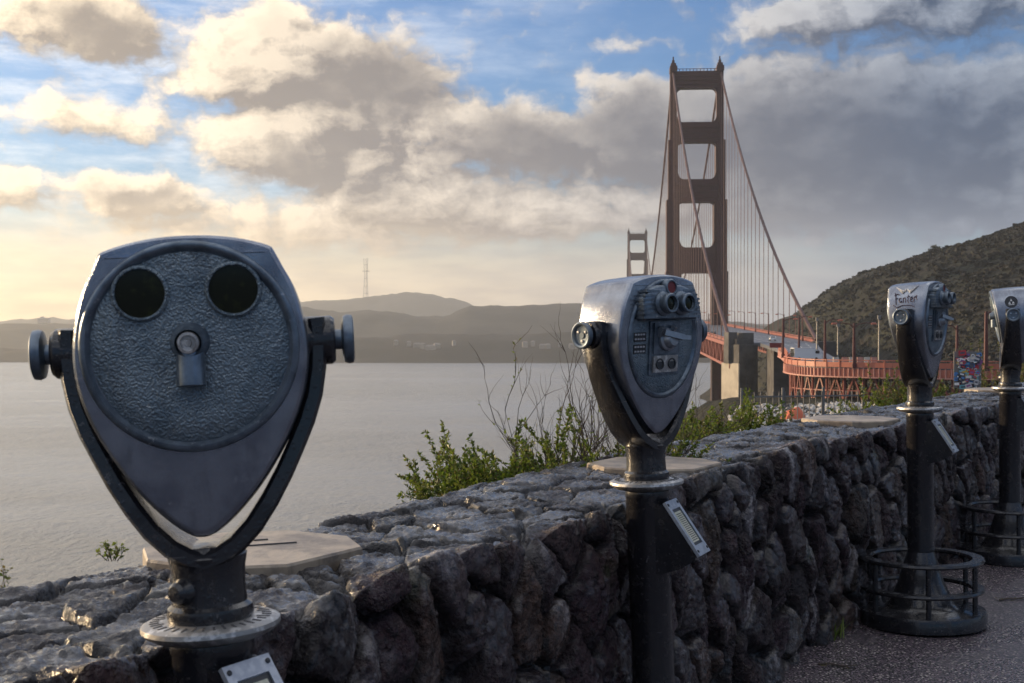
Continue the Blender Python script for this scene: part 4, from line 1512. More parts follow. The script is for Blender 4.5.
def make_viewer():
    root = empty('binocular_viewer', (0, 0, 0))
    # pedestal --------------------------------------------------------
    base = MB()
    base.lathe([(.300, 0), (.302, .05), (.295, .066), (.18, .072), (.165, .078), (.150, .10), (.105, .20), (.078, .29), (.060, .345), (.063, .35)], 56)
    base.build('foot', M_BLACK, root)
    for z in (.165, .305):
        mb = MB()
        r0 = .262
        ring = []
        for i in range(65):
            a = 2 * math.pi * i / 64
            ring.append((a, r0))
        rings = [[Vector((math.cos(a) * (r0 + dx), math.sin(a) * (r0 + dx), z + dz)) for dx, dz in ((-.026, -.008), (.026, -.008), (.030, 0), (.026, .010), (-.026, .010), (-.030, 0))] for a, _ in ring]
        mb.loft(rings, cap=False)
        mb.build('step_ring', M_BLACK, root)
    for i in range(6):
        a = R(60 * i + 20)
        mb = MB(); mb.tube([(math.cos(a) * .262, math.sin(a) * .262, .06), (math.cos(a) * .262, math.sin(a) * .262, .300)], .013, 8)
        mb.build('ring_post', M_BLACK, root)
    mb = MB()
    mb.lathe([(.0625, .34), (.0625, .80), (.0635, .802), (.0635, .985), (.066, .99), (.064, 1.005)], 40)
    mb.build('post', M_BLACK, root)
    # wedge bracket towards the user (+Y)
    mb = MB()
    prof = [(-.02, .982), (.062, .968), (.070, .962), (.160, .826), (.157, .812), (.11, .785), (.055, .768), (-.02, .765)]
    mb.loft([[(sx, y, z) for y, z in prof] for sx in (-.050, -.046, .046, .050)])
    br = mb.build('sign_bracket', M_BLACK, root)
    # plaque on the slope
    a0, a1 = Vector((0, .0735, .957)), Vector((0, .155, .834))
    d = (a1 - a0).normalized(); nrm = Vector((0, -d.z, d.y))
    if nrm.y < 0:
        nrm = -nrm
    def on(u, v, h):
        return a0 + d * u + Vector((1, 0, 0)) * v + nrm * h
    Lp = (a1 - a0).length

    def plate(mb, u0, u1, v0, v1, h0, h1):
        mb.add([on(u, v, h) for h in (h0, h1) for u, v in ((u0, v0), (u1, v0), (u1, v1), (u0, v1))], [(3, 2, 1, 0), (4, 5, 6, 7), (0, 1, 5, 4), (1, 2, 6, 5), (2, 3, 7, 6), (3, 0, 4, 7)])
    mb = MB()
    plate(mb, -.018, Lp + .016, -.050, .050, .001, .006)
    plate(mb, -.018, .010, -.050, .050, .006, .010)
    plate(mb, Lp - .016, Lp + .016, -.050, .050, .006, .010)
    plate(mb, .010, Lp - .016, -.050, -.034, .006, .010)
    plate(mb, .010, Lp - .016, .034, .050, .006, .010)
    pl = mb.build('plaque', M_SILVER, root)
    mb = MB(); plate(mb, .011, Lp - .017, -.0335, .0335, .006, .0068)
    mb.build('plaque_border', M_LABEL, pl)
    mb = MB(); plate(mb, .020, Lp - .026, -.026, .026, .0068, .0076)
    mb.build('card', M_CARD, pl)
    mb = MB()
    rr = random.Random(8)
    for k in range(15):
        u = .027 + k * .0062
        v = -.021
        while v < .019:
            l = rr.uniform(.002, .007)
            plate(mb, u, u + .0026, v, min(v + l, .021), .0076, .0081)
            v += l + .0016
    mb.build('card_print', M_INK, pl)
    mb = MB()
    for u in (-.006, Lp + .002):
        for v in (-.041, .041):
            mb.lathe([(.0045, 0), (.0045, .002), (.003, .003), (0, .003)], 12, Matrix.Translation(on(u, v, .010 if True else 0)) @ nrm.to_track_quat('Z', 'Y').to_matrix().to_4x4())
    mb.build('screw', M_LABEL, pl)
    # turntable ring --------------------------------------------------
    mb = MB()
    mb.lathe([(.060, 1.006), (.090, 1.012), (.104, 1.020), (.109, 1.026), (.108, 1.033), (.100, 1.037), (.070, 1.039), (.064, 1.039)], 64)
    rg = mb.build('collar_ring', M_RINGM, root)
    mb = MB()
    for i in range(36):
        a = 2 * math.pi * i / 36
        c, s = math.cos(a), math.sin(a)
        l0 = .080 if i % 3 else .074
        mb.bar((c * l0, s * l0, 1.0388), (c * .095, s * .095, 1.0374), .0035, .0016)
    mb.build('degree_mark', M_INK, rg)
    # yoke ------------------------------------------------------------
    yoke = empty('yoke', (0, 0, 1.034), 0, root)
    mb = MB()
    mb.lathe([(.066, .004), (.068, .012), (.066, .024), (.0585, .030), (.057, .06), (.058, .085), (.062, .105), (.050, .122), (.0, .124)], 48)
    path = [(.190, .470), (.192, .438), (.189, .392), (.181, .350), (.167, .310), (.149, .272), (.128, .230), (.104, .189), (.078, .152), (.050, .124), (.022, .107), (0, .101)]
    full = path + [(-x, z) for x, z in path[-2::-1]]
    rings = []
    for i, (x, z) in enumerate(full):
        a = Vector(full[max(i - 1, 0)]); b = Vector(full[min(i + 1, len(full) - 1)])
        tdir = (b - a).normalized(); nn = Vector((-tdir.y, tdir.x))
        if nn.dot(Vector((x, z - .34))) < 0:
            nn = -nn
        f = smooth(np.array((z - .10) / .33))
        th = .0152 - .002 * float(f)
        dp = .060 - .022 * float(f)
        rings.append([Vector((x + nn.x * u * th, v * dp, z + nn.y * u * th)) for u, v in ((-1, -.86), (-.6, -1), (.6, -1), (1, -.80), (1, .80), (.6, 1), (-.6, 1), (-1, .86))])
    mb.loft(rings)
    mb.build('fork', M_BLACK, yoke)
    mb = MB()
    mt = Matrix.Rotation(R(52), 4, 'Z') @ Matrix.Translation((-.056, 0, .056)) @ Matrix.Rotation(R(-90), 4, 'Y')
    mb.lathe([(.0, -.012), (.021, -.012), (.021, .004), (.017, .010), (.017, .016), (.012, .022), (0, .023)], 24, mt)
    mb.build('clamp_bolt', M_BLACK, yoke)
    for s in (-1, 1):                           # pivot blocks and mushroom caps
        mt = Matrix.Translation((s * .192, 0, .434)) @ Matrix.Rotation(R(90) * s, 4, 'Y')
        mb = MB()
        mb.lathe([(.034, -.026), (.039, -.022), (.039, .020), (.034, .026), (.024, .027)], 32, mt)
        mb.build('pivot_block', M_BLACK, yoke)
        mb = MB()
        mb.lathe([(.016, .024), (.016, .036), (.026, .037), (.037, .040), (.0395, .046), (.0385, .054), (.034, .056), (.029, .054), (.027, .048), (.010, .047), (.009, .050), (.0, .050)], 40, mt)
        cp = mb.build('pivot_cap', M_TRIM, yoke)
        mb = MB()
        for k in range(3):
            a = k * 2.09
            mb.lathe([(.0045, .046), (.0045, .0505), (0, .051)], 10, mt @ Matrix.Translation((math.cos(a) * .017, math.sin(a) * .017, 0)))
        mb.build('screw', M_CHROME, yoke)
    # head ------------------------------------------------------------
    head = empty('head', (0, 0, 1.034 + .434), 0, root)
    rings = []
    for f, ins in ((-1.0, .013), (-.985, .006), (-.93, .0018), (-.84, 0), (0, -.002), (.84, 0), (.93, .0018), (.985, .006), (1.0, .013)):
        rings.append([Vector((p.x, f * half_depth(p.y), p.y)) for p in outline(ins)])
    mb = MB(); mb.loft(rings)
    mb.build('shell', M_SHELL, head, sharp=28)
    # objective side (-Y)
    pm, rm = MB(), MB()
    oval_plate(pm, rm, 0, -0.004, .160, .156, -1)
    pm.build('front_plate', M_PLATE, head, sharp=40)
    rm.build('front_rim', M_TRIM, head, sharp=50)
    for s in (-1, 1):
        x, z = s * .069, .080
        y = face_y(z, -1)
        slope = math.atan(.052 / .461)
        mt = Matrix.Translation((x, y, z)) @ Matrix.Rotation(R(90) + slope, 4, 'X')
        mb = MB(); mb.lathe([(.0435, .004), (.0425, .0085), (.0395, .0108), (.0375, .0105), (.0365, .009), (.0365, .0072), (.038, .0070)], 48, mt, cap=False)
        mb.build('window_rim', M_PLATE, head)
        mb = MB(); mb.lathe([(.0370, .0073), (.030, .0078), (.015, .0083), (0, .0085)], 40, mt, cap=False)
        mb.build('objective_window', M_LENS, head)
    # the lock nose: boss and hanging tube
    y = face_y(0, -1)
    mt = Matrix.Translation((0, y, .004)) @ Matrix.Rotation(R(90) + .11, 4, 'X')
    mb = MB(); mb.lathe([(.033, .002), (.029, .008), (.026, .016), (.022, .030), (.020, .034)], 32, mt, cap=False)
    mb.tube([(0, y - .008, .010), (0, y - .010, -.020), (0, y - .013, -.064)], [.0200, .0215, .0215], 24)
    mb.build('nose_boss', M_TRIM, head)
    mb = MB(); mb.lathe([(.017, .030), (.016, .0365), (.012, .0375), (.011, .0345), (.006, .0345), (.005, .037), (0, .037)], 24, mt)
    mb.build('lock_screw', M_RINGM, head)
    # eyepiece side (+Y)
    pm, rm = MB(), MB()
    oval_plate(pm, rm, 0, -.020, .140, .168, 1)
    pm.build('back_plate', M_PLATE, head, sharp=40)
    rm.build('back_rim', M_TRIM, head, sharp=50)
    # binocular housing with ribs
    zc, hz = .080, .050
    yb = face_y(zc, 1)
    mb = MB()
    hp = [(-.108, -.046), (.108, -.046), (.116, -.030), (.112, .018), (.088, .042), (.050, .054), (-.050, .054), (-.088, .042), (-.112, .018), (-.116, -.030)]
    mb.loft([[Vector((x * k, yb + h, zc + z * k)) for x, z in hp] for k, h in ((1.0, -.012), (1.0, .022), (.95, .031), (.88, .034))])
    hs = mb.build('eyepiece_housing', M_TRIM, head)
    for s in (-1, 1):
        mb = MB()
        for k in range(7):
            z = zc - .038 + k * .0125
            xo = .113 if k < 5 else (.104 if k == 5 else .095)
            mb.box((s * (xo - .020), yb + .015, z), (.050, .040, .006))
        mb.box((s * .076, yb + .012, zc), (.030, .030, .085))
        mb.build('cooling_rib', M_TRIM, head)
    for s in (-1, 1):
        mt = Matrix.Translation((s * .037, yb + .029, zc + .0)) @ Matrix.Rotation(R(-90), 4, 'X')
        mb = MB(); mb.lathe([(.036, -.004), (.035, .010), (.031, .014), (.027, .016), (.0265, .022), (.028, .024), (.0285, .038), (.0255, .042), (.021, .042), (.020, .034), (.0185, .032)], 40, mt, cap=False)
        mb.build('eyepiece', M_TRIM, head)
        mb = MB(); mb.lathe([(.020, .0325), (.010, .0355), (0, .036)], 28, mt, cap=False)
        mb.build('eyepiece_lens', M_LENS, head)
    mt = Matrix.Translation((0, yb + .016, zc + .047)) @ Matrix.Rotation(R(-90), 4, 'X')
    mb = MB(); mb.lathe([(.024, -.02), (.024, .018), (.021, .022), (.018, .022), (.017, .018)], 32, mt, cap=False)
    mb.build('time_window', M_TRIM, head)
    mb = MB(); mb.lathe([(.0175, .016), (.0175, .0185), (0, .019)], 24, mt, cap=False)
    mb.build('red_disc', M_RED, head)
    # coin plate
    def yf(z, h):
        return face_y(z, 1, .006 + h)
    def slopebox(mb, x0, x1, z0, z1, h0, h1):
        mb.add([Vector((x, yf(z, h), z)) for h in (h0, h1) for x, z in ((x0, z0), (x1, z0), (x1, z1), (x0, z1))], [(3, 2, 1, 0), (4, 5, 6, 7), (0, 1, 5, 4), (1, 2, 6, 5), (2, 3, 7, 6), (3, 0, 4, 7)])
    mb = MB(); slopebox(mb, -.062, .062, -.122, .030, -.004, .006); slopebox(mb, -.050, .050, -.062, .026, .005, .012)
    mb.build('coin_plate', M_TRIM, head)
    mb = MB(); slopebox(mb, -.050, .050, -.116, -.068, .005, .012)
    mb.build('coin_return', M_RINGM, head)
    mb = MB()
    for s in (-1, 1):
        z = -.092
        mt = Matrix.Translation((s * .025, yf(z, .0115), z)) @ Matrix.Rotation(R(-90), 4, 'X')
        mb.lathe([(.016, 0), (.016, .0035), (.012, .0035), (.012, .0012), (0, .0012)], 24, mt)
    mb.build('coin_slot', M_LABEL, head)
    z = -.022
    mt = Matrix.Translation((-.002, yf(z, .011), z)) @ Matrix.Rotation(R(-90), 4, 'X')
    mb = MB()
    mb.lathe([(.034, 0), (.033, .008), (.026, .012), (.022, .026), (.018, .030), (0, .031)], 32, mt)
    mb.bar((.028, yf(z, .030), z + .020), (-.030, yf(z, .050), z + .004), .020, .016)
    mb.bar((-.026, yf(z, .048), z + .004), (-.052, yf(z, .056), z + .002), .013, .012)
    mb.bar((.030, yf(z, .012), z + .010), (.030, yf(z, .030), z + .034), .014, .016)
    mb.bar((-.014, yf(z, .012), z + .012), (-.018, yf(z, .030), z + .036), .012, .014)
    mb.build('crank_handle', M_CRANK, head)
    for zz in (-.012, -.046):
        mb = MB(); slopebox(mb, .074, .122, zz - .013, zz + .013, -.002, .0015)
        lb = mb.build('label_plate', M_LABEL, head)
    mb = MB()
    for zz in (-.005, -.018, -.040, -.053):
        for k in range(4):
            slopebox(mb, .079 + .011 * k, .087 + .011 * k, zz - .0025, zz + .0025, .0015, .0022)
    mb.build('label_print', M_LABELTXT, head)
    return root


def pose(o, head_yaw, pitch, roll, base_yaw, lean):
    for ch in o.children:
        nm = ch.name.split('.')[0]
        if nm == 'yoke':
            ch.rotation_euler = (0, 0, R(head_yaw))
        elif nm == 'head':
            ch.rotation_euler = (Matrix.Rotation(R(head_yaw), 3, 'Z') @ Matrix.Rotation(R(pitch), 3, 'X') @ Matrix.Rotation(R(roll), 3, 'Y')).to_euler()
        elif nm not in ('foot', 'step_ring', 'ring_post'):
            ch.rotation_euler = (0, 0, R(base_yaw))


VIEWERS = [  # x, y, head yaw, pitch, roll, base yaw, lean, label
    (-0.477, 2.07, 8.0, -3.0, 0.0, 236.0, 3.0, 'nearest binocular viewer, its hammered back plate with two dark round windows facing us'),
    (0.397, 3.85, 220.0, 1.0, 0.0, 244.0, 2.0, 'middle binocular viewer with glossy wet shell, its eyepieces, red disc and coin crank showing'),
    (1.965, 6.30, 233.0, 3.0, 0.0, 240.0, 0.6, 'binocular viewer with scribbled graffiti on its side, seen at an angle with its step rings'),
    (3.010, 7.90, 253.0, 5.0, 0.0, 246.0, 0.0, 'rightmost binocular viewer seen exactly from the side, with a round black sticker'),
]
proto = make_viewer()
VS = []
for i, (x, y, hy, pi_, ro, by, lean, lab) in enumerate(VIEWERS):
    o = proto if i == 0 else copy_tree(proto)
    VS.append(o)
for o, (x, y, hy, pi_, ro, by, lean, lab) in zip(VS, VIEWERS):
    zg = float(gz(y)) + {1.97: 0, 2.07: .003, 3.85: -.016, 6.30: .006}.get(y, 0)
    # lean about the collar so that the collar stays where it is
    dx = math.sin(R(lean)) * 1.03
    o.location = (x + dx, y, zg)
    o.rotation_euler = (0, R(-lean), 0)
    pose(o, hy, pi_, ro, by, lean)
    tag(o, lab, 'tower viewer', 'coin binocular viewers along the wall')


def head_of(o):
    return [c for c in o.children if c.name.split('.')[0] == 'head'][0]


def stroke(mb, pts, x, w=.0035):
    """thin ink line on the flank at local +X"""
    P_ = []
    for y, z in pts:
        P_.append((y, z))
    for (y0, z0), (y1, z1) in zip(P_[:-1], P_[1:]):
        def xs(z):
            zs = [q[1] for q in OUT][::-1]; xx = [q[0] for q in OUT][::-1]
            return float(np.interp(z, zs, xx)) + .0045
        mb.bar((xs(z0), y0, z0), (xs(z1), y1, z1), w, .0022)


# graffiti on the third viewer, flank facing the camera (+X)
mb = MB()
zz0, sc = .070, 1.0
G = [
    [(-.078, .118), (-.070, .098), (-.066, .062)], [(-.082, .104), (-.062, .112), (-.046, .108)], [(-.074, .088), (-.056, .092)],
    [(-.030, .088), (-.042, .092), (-.048, .080), (-.040, .070), (-.030, .078), (-.028, .068)],
    [(-.018, .068), (-.018, .090), (-.008, .092), (-.002, .084), (-.002, .068)],
    [(.014, .104), (.012, .072), (.020, .066)], [(.004, .094), (.024, .096)],
    [(.030, .080), (.042, .084), (.040, .094), (.030, .090), (.029, .074), (.044, .070)],
    [(.052, .068), (.054, .090), (.064, .096)], [(.070, .100), (.066, .086), (.074, .078)],
    [(-.086, .060), (-.060, .046), (-.020, .056), (.030, .054), (.060, .046)],
]
for g in G:
    stroke(mb, [(y * .72, z) for y, z in g], 0)
h3 = head_of(VS[2])
mb.build('graffiti', M_GRAFF, h3)
mb = MB()
for s in (-1, 1):
    for k in range(6):
        stroke(mb, [(s * .004, .122 + .002 * k), (s * (.028 - .002 * k), .131 - .0035 * k), (s * (.052 - .006 * k), .143 - .0055 * k)], 0, .006)
mb.build('winged_sticker', M_STICK_W, h3)
# round sticker on the last viewer
h4 = head_of(VS[3])
zc = .078
nrm = Vector((1, 0, .30)).normalized()
xs = float(np.interp(zc, [q[1] for q in OUT][::-1], [q[0] for q in OUT][::-1]))
mt = Matrix.Translation((xs + .003, 0.0, zc)) @ nrm.to_track_quat('Z', 'Y').to_matrix().to_4x4()
mb = MB(); mb.lathe([(.036, 0), (.036, .0016), (0, .0016)], 40, mt); mb.build('round_sticker', M_STICK_K, h4)
mb = MB()
iv = mt
def tri(mb, pts):
    vs = [iv @ Vector((u, v, h)) for h in (.0016, .0024) for u, v in pts]
    n = len(pts)
    mb.add(vs, [tuple(reversed(range(n))), tuple(range(n, 2 * n))] + [(k, (k + 1) % n, n + (k + 1) % n, n + k) for k in range(n)])
up = (mt.to_3x3().inverted() @ Vector((0, 0, 1))); up2 = Vector((up.x, up.y)).normalized(); rt2 = Vector((up2.y, -up2.x))
q = lambda u, v: tuple(rt2 * u + up2 * v)
tri(mb, [q(-.006, .004), q(.006, .004), q(0, .020)])
tri(mb, [q(-.018, -.012), q(-.003, -.012), q(-.010, .003)])
tri(mb, [q(.003, -.012), q(.018, -.012), q(.010, .003)])
tri(mb, [q(-.016, -.020), q(.016, -.020), q(.016, -.016), q(-.016, -.016)])
mb.build('sticker_emblem', M_STICK_W, h4)


# ------------------------------------------------------------------ sticker covered board behind the wall
def build_board():
    d = 13.2
    x = (967.5 - 512) / F * d
    root = empty('sticker_board', (x, d, -.4), R(-8))
    w, h = .265, .37
    z0 = Zr(-.0445 * d) + .4
    mb = MB(); mb.box((0, 0, z0 + h / 2), (w, .02, h)); mb.build('panel', M_GALV, root)
    mb = MB(); mb.tube([(0, .035, 0), (0, .035, z0 + h * .9)], .03, 10); mb.build('post', M_WOOD, root)
    rr = random.Random(21)
    pal = [(0.80, .80, .80), (.80, .80, .80), (.45, .05, .06), (.08, .22, .50), (.16, .40, .46), (.66, .60, .48), (.62, .62, .62), (.04, .04, .05), (.25, .10, .25), (.5, .33, .06), (.48, .48, .50), (.08, .09, .12)]
    mats = [material('sticker_%d' % i, c, .45) for i, c in enumerate(pal)]
    for k in range(95):
        sw, sh = rr.uniform(.026, .075), rr.uniform(.020, .058)
        cx, cz = rr.uniform(-w / 2 + .02, w / 2 - .02), rr.uniform(.012, h - .012)
        a = rr.uniform(-.35, .35)
        mb = MB()
        rot = Matrix.Rotation(a, 3, 'Y')
        if rr.random() < .25:
            n = 16
            ring = [(math.cos(6.2832 * i / n) * sw * .45, math.sin(6.2832 * i / n) * sw * .45) for i in range(n)]
        else:
            ring = [(-sw / 2, -sh / 2), (sw / 2, -sh / 2), (sw / 2, sh / 2), (-sw / 2, sh / 2)]
        y = -.0105 - .0004 * k
        vs = [rot @ Vector((u, 0, v)) + Vector((cx, y, z0 + cz)) for u, v in ring]
        n = len(vs)
        mb.add(vs + [v + Vector((0, .0003, 0)) for v in vs], [tuple(range(n)), tuple(reversed(range(n, 2 * n)))])
        mi = rr.randrange(len(mats))
        # printed band inside the sticker
        mb.slot = 1
        vs = [rot @ Vector((u * .62, 0, v * .35)) + Vector((cx, y - .0002, z0 + cz)) for u, v in ring]
        mb.add(vs, [tuple(range(n))])
        mb.build('sticker', [mats[mi], mats[rr.randrange(len(mats))]], root, sharp=None, fix=False)
    mb = MB()
    mb.box((-.10, 0, z0 + h + .012), (.03, .018, .03)); mb.box((.03, 0, z0 + h + .006), (.05, .018, .014)); mb.box((.115, 0, z0 + h + .016), (.02, .018, .03))
    mb.build('torn_edge', M_WOOD, root)
    tag(root, 'small upright board plastered with many coloured stickers behind the wall', 'sign')


build_board()


# ------------------------------------------------------------------ plants
def leafy(name, loc, label, seed, n_stem, spread, height, leaf_m, leaf_len=.022, leaves=60, bare=0, bare_h=0, cat='shrub', lean=(0, 0), stem_r=.004, low=0.25):
    rr = random.Random(seed)
    root = empty(name, loc)
    st, lf = MB(), MB()

    def leaf(p, d, s):
        d = d.normalized()
        side = d.cross(Vector((rr.uniform(-1, 1), rr.uniform(-1, 1), rr.uniform(-.3, 1)))).normalized()
        nn = side.cross(d)
        a = p; b = p + d * s * .5 + side * s * .24 + nn * s * .08; c = p + d * s; e = p + d * s * .5 - side * s * .24 + nn * s * .08
        lf.slot = 0 if rr.random() < .62 else (1 if rr.random() < .7 else 2)
        lf.add([a, b, c, e], [(0, 1, 2), (0, 2, 3)])

    def branch(p, d, L, r, depth, leafdens, h0):
        n = 5
        pts = [p]
        dd = d.copy()
        for i in range(n):
            dd = (dd + Vector((rr.uniform(-.28, .28), rr.uniform(-.28, .28), rr.uniform(-.14, .24)))).normalized()
            pts.append(pts[-1] + dd * L / n)
        st.tube(pts, [r * (1 - .75 * i / n) for i in range(n + 1)], 4, cap=False)
        if leafdens > 0:
            for i in range(int(leafdens * L / .3)):
                f = rr.uniform(.15, 1) * n
                k = min(int(f), n - 1)
                q = pts[k].lerp(pts[k + 1], f - k)
                leaf(q, Vector((rr.gauss(0, 1), rr.gauss(0, 1), rr.gauss(.35, .8))) + dd * .7, leaf_len * rr.uniform(.6, 1.35))
        if depth > 0:
            for i in range(rr.randint(3, 5)):
                k = rr.randint(1, n)
                nd = (dd + Vector((rr.uniform(-1, 1), rr.uniform(-1, 1), rr.uniform(-.35, .9))) * .75).normalized()
                branch(pts[k], nd, L * rr.uniform(.4, .65), r * .55, depth - 1, leafdens, h0)
    for i in range(n_stem):
        a = rr.uniform(0, 6.283)
        rr_ = math.sqrt(rr.random())
        p = Vector((math.cos(a) * spread[0] * rr_ * .55, math.sin(a) * spread[1] * rr_ * .55, -low))
        d = Vector((math.cos(a) * spread[0] * rr_ * 1.2 / height + lean[0], math.sin(a) * spread[1] * rr_ * 1.2 / height + lean[1], 1)).normalized()
        branch(p, d, (height + low) * rr.uniform(.55, 1.0), stem_r, 1, leaves, 0)
    for i in range(bare):
        a = rr.uniform(0, 6.283)
        p = Vector((spread[0] * rr.uniform(-.1, .75), spread[1] * rr.uniform(-.4, .4), -.2))
        d = Vector((rr.uniform(-.55, .5), rr.uniform(-.3, .3), 1)).normalized()
        branch(p, d, (bare_h + .2) * rr.uniform(.55, 1.0), stem_r * 1.15, 2 if rr.random() < .7 else 1, 0 if rr.random() < .75 else 5, 0)
    st.build('stem', M_BARK, root, sharp=None, fix=False)
    lf.build('foliage', leaf_m, root, sharp=None, fix=False)
    tag(root, label, cat)
    return root


GREEN = [M_LEAF, M_LEAF2, M_LEAF3]
DRAB = [M_LEAF2, M_LEAF3, M_LEAF]
leafy('green_shrub', (0.20, 5.45, .83), 'leafy green shrub with long bare twigs rising behind the wall', 4, 260, (.48, .30), .185, GREEN, .018, 130, 30, .38, lean=(-.22, 0))
leafy('green_shrub', (1.66, 9.6, .70), 'bright green leafy sapling behind the wall in front of the concrete pylon', 7, 60, (.30, .2), .17, GREEN, .030, 60, 2, .28)
leafy('low_shrub', (1.28, 8.4, .72), 'low yellow green shrub behind the wall right of the middle viewer', 9, 50, (.30, .2), .17, GREEN, .026, 60)
leafy('low_shrub', (4.0, 13.4, .60), 'low bright green shrub in front of the steel trestle', 12, 70, (.42, .25), .24, GREEN, .034, 50, 4, .36)
leafy('drab_shrub', (4.10, 13.6, .60), 'olive twiggy shrub just right of the third viewer', 13, 40, (.30, .25), .36, DRAB, .030, 30, 7, .5)
leafy('drab_shrub', (5.45, 14.1, .62), 'olive twiggy shrub between the sticker board and the last viewer', 15, 34, (.34, .25), .50, DRAB, .032, 24, 5, .62)
leafy('drab_shrub', (5.95, 14.6, .62), 'tall yellow green shrub behind the rightmost viewer', 16, 34, (.35, .25), .62, DRAB, .032, 24, 4, .7)
leafy('small_weed', (-1.06, 3.46, .885), 'tiny leafy weed sprouting at the wall edge below the water, left of the nearest viewer', 18, 8, (.03, .03), .030, GREEN, .011, 60, cat='weed', stem_r=.0014, low=.02)
leafy('small_weed', (-1.10, 2.78, .92), 'tiny dark weed at the far left edge of the wall top', 19, 5, (.03, .03), .06, DRAB, .012, 24, cat='weed', stem_r=.0014, low=.02)


def grass_tuft(x, y, label, seed, n=46, h=.14):
    rr = random.Random(seed)
    root = empty('grass_tuft', (x, y, float(gz(y))))
    mb = MB()
    for i in range(n):
        a = rr.uniform(0, 6.283); L = h * rr.uniform(.5, 1.1); b = rr.uniform(.2, .9)
        p = Vector((rr.gauss(0, .03), rr.gauss(0, .03), 0))
        d = Vector((math.cos(a) * b, math.sin(a) * b, 1)).normalized()
        s = Vector((-math.sin(a), math.cos(a), 0)) * .0035
        q = p + d * L * .55; r = q + Vector((math.cos(a), math.sin(a), .1)).normalized() * L * .5 * b + Vector((0, 0, L * .25))
        mb.add([p - s, p + s, q + s * .8, q - s * .8, r], [(0, 1, 2, 3), (3, 2, 4)])
    mb.build('blade', M_LEAF, root, sharp=None, fix=False)
    tag(root, label, 'grass tuft')


grass_tuft(1.47, 6.02, 'green grass tuft at the wall foot left of the third viewer', 31)
grass_tuft(0.78, 4.82, 'sparse grass tuft at the wall foot near the middle viewer', 32, 26, .10)
grass_tuft(2.62, 7.98, 'grass tuft at the wall foot between the last two viewers', 33, 40, .16)


def twig(x, y, rz, label, seed):
    rr = random.Random(seed)
    root = empty('fallen_twig', (x, y, float(gz(y)) + .006), rz)
    mb = MB()
    pts = [(0, 0, 0), (.05, .012, .004), (.10, .006, .002), (.16, .02, .006)]
    mb.tube(pts, [.005, .0045, .004, .002], 5)
    mb.tube([pts[1], (.08, .05, .006)], [.003, .0015], 4)
    mb.tube([pts[2], (.14, -.03, .006)], [.003, .0015], 4)
    mb.build('stick', M_BARK, root)
    mb = MB()
    for k in range(9):
        p = Vector((rr.uniform(0, .16), rr.uniform(-.04, .05), .004))
        a = rr.uniform(0, 6.28); u = Vector((math.cos(a), math.sin(a), .15)) * .012; v = Vector((-math.sin(a), math.cos(a), .1)) * .006
        mb.add([p - u, p + v, p + u, p - v], [(0, 1, 2, 3)])
    mb.build('dead_leaf', M_LEAF3, root, sharp=None, fix=False)
    tag(root, label, 'twig')


twig(2.52, 6.75, R(10), 'dark fallen twig with dead leaves on the wet paving between the last two viewers', 3)
twig(1.30, 5.55, R(-25), 'thin dry twig lying on the paving by the wall foot left of the grass tuft', 4)


# picket fence on the slope behind the wall
def build_fence():
    d = 27.0
    xa, xb = (742 - 512) / F * d, (872 - 512) / F * d
    zt = Zr(-.0475 * d)
    root = empty('picket_fence', (xa, d, zt - 1.6))
    mb = MB()
    L = xb - xa
    x = 0
    while x <= L:
        mb.tube([(x, x * .25, 0), (x, x * .25, 1.6)], .011, 5)
        x += .135
    mb.build('picket', M_GALV, root)
    mb = MB()
    for z in (.2, 1.5):
        mb.bar((0, 0, z), (L, L * .25, z), .028)
    mb.build('rail', M_GALV, root)
    mb = MB()
    for k in range(4):
        mb.bar((L * k / 3, L * k / 12, -.6), (L * k / 3, L * k / 12, 1.68), .05)
    mb.build('post', M_GALV, root)
    tag(root, 'thin grey picket fence before the pale rubble slope', 'fence')


build_fence()


# ------------------------------------------------------------------ scrub and trees on the hill
def build_scrub():
    rr = np.random.default_rng(6)
    V, Fc, MI = [], [], []
    n = 9000
    o = 0
    for i in range(n):
        y = rr.uniform(330, 900) if i % 4 else rr.uniform(840, 1200)
        px = rr.uniform(748, 1120)
        x = (px - 512) / F * y
        w = smooth(np.array((x - 95 - 0.10 * (y - 417)) / 110.0))
        if y < 430 and x < 150:
            continue
        z = float(land_height(np.array([x]), np.array([y]))[0])
        s = rr.gamma(4.0, .22) + .5
        nf = 14
        for k in range(nf):
            a = rr.uniform(0, 6.283); e = rr.uniform(-.1, 1.4)
            c = np.array([math.cos(a) * math.cos(e) * s, math.sin(a) * math.cos(e) * s, math.sin(e) * s * .62])
            u = rr.normal(size=3); u /= np.linalg.norm(u); v = np.cross(u, rr.normal(size=3)); v /= np.linalg.norm(v)
            q = s * .48
            base = np.array([x, y, z]) + c
            V += [base - u * q, base + v * q, base + u * q * .9, base - v * q * .8]
            Fc += [(o, o + 1, o + 2, o + 3)]
            o += 4
            MI.append(0 if i % 3 else (1 if i % 2 else 2))
    me = bpy.data.meshes.new('hill_scrub')
    me.from_pydata([tuple(p) for p in V], [], Fc)
    for mm in (material('scrub_dark', (0.022, 0.023, 0.018), .9), material('scrub_brown', (0.032, 0.028, 0.024), .9), material('scrub_olive', (0.032, 0.035, 0.022), .9)):
        me.materials.append(mm)
    me.polygons.foreach_set('material_index', MI)
    ob = bpy.data.objects.new('hillside_scrub', me)
    COL.objects.link(ob)
    tag(ob, 'low coastal scrub covering the dark hill', 'scrub', kind='stuff')


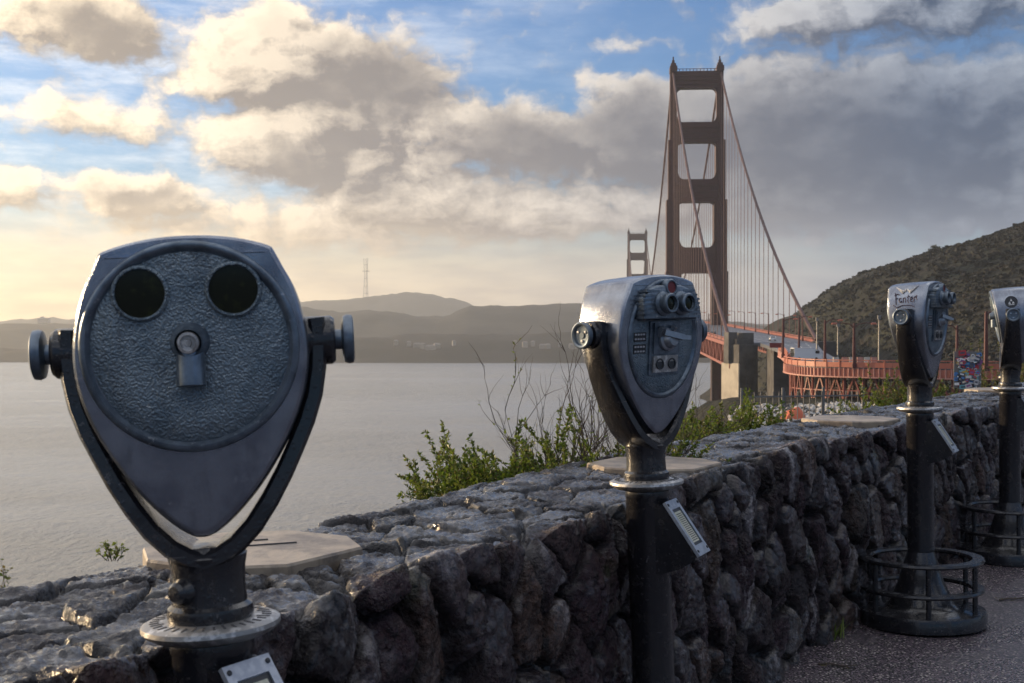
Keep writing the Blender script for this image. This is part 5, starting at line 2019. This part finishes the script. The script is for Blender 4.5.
build_scrub()


def tree(px, d, h, w, label, seed):
    rr = random.Random(seed)
    x = (px - 512) / F * d
    z = float(land_height(np.array([x]), np.array([d]))[0])
    root = empty('ridge_tree', (x, d, z - .8))
    mb = MB()
    top = Vector((rr.uniform(-.6, .6), 0, h * .86))
    mb.tube([(0, 0, 0), top * .5 + Vector((.3, 0, 0)), top], [.45, .3, .1], 6)
    clumps = []
    for k in range(16):
        f = rr.uniform(.3, 1.0)
        a = rr.uniform(0, 6.283)
        rad = w * (1.05 - f * .75) * rr.uniform(.35, 1)
        c = Vector((math.cos(a) * rad, math.sin(a) * rad, h * f))
        mb.tube([top * f * .85, top * f * .6 + c * .4, c], [.16, .1, .05], 4, cap=False)
        clumps.append((c, w * rr.uniform(.22, .42)))
    mb.build('trunk', M_BARK, root, sharp=None, fix=False)
    lf = MB()
    for c, s in clumps:
        for k in range(60):
            u = Vector((rr.gauss(0, 1), rr.gauss(0, 1), rr.gauss(0, .55))) * s * .62
            a = Vector((rr.gauss(0, 1), rr.gauss(0, 1), rr.gauss(0, 1))).normalized() * .42
            b = a.cross(Vector((rr.gauss(0, 1), rr.gauss(0, 1), rr.gauss(0, 1)))).normalized() * .34
            p = c + u
            lf.add([p - a, p + b, p + a, p - b], [(0, 1, 2, 3)])
    lf.build('crown', M_TREE, root, sharp=None, fix=False)
    tag(root, label, 'tree', 'trees on the dark hill')


tree(791, 800, 15, 6.0, 'taller dark tree on the lower ridge beside the right bridge cable', 2)
tree(783, 800, 10, 5.5, 'squat dark tree just left of the taller one on the lower ridge', 3)
tree(797, 805, 9, 5.5, 'squat dark tree just right of the taller one on the lower ridge', 4)
tree(845, 850, 7, 5.0, 'round lone tree breaking the hill skyline left of the third viewer', 5)
tree(770, 780, 8, 5.0, 'dark tree low on the slope where the hill meets the bridge', 6)
tree(860, 850, 4.5, 4, 'small lone bush like tree on the skyline above the orange lamps', 8)
tree(935, 850, 5, 4.5, 'small tree on the hill skyline above the third viewer', 9)
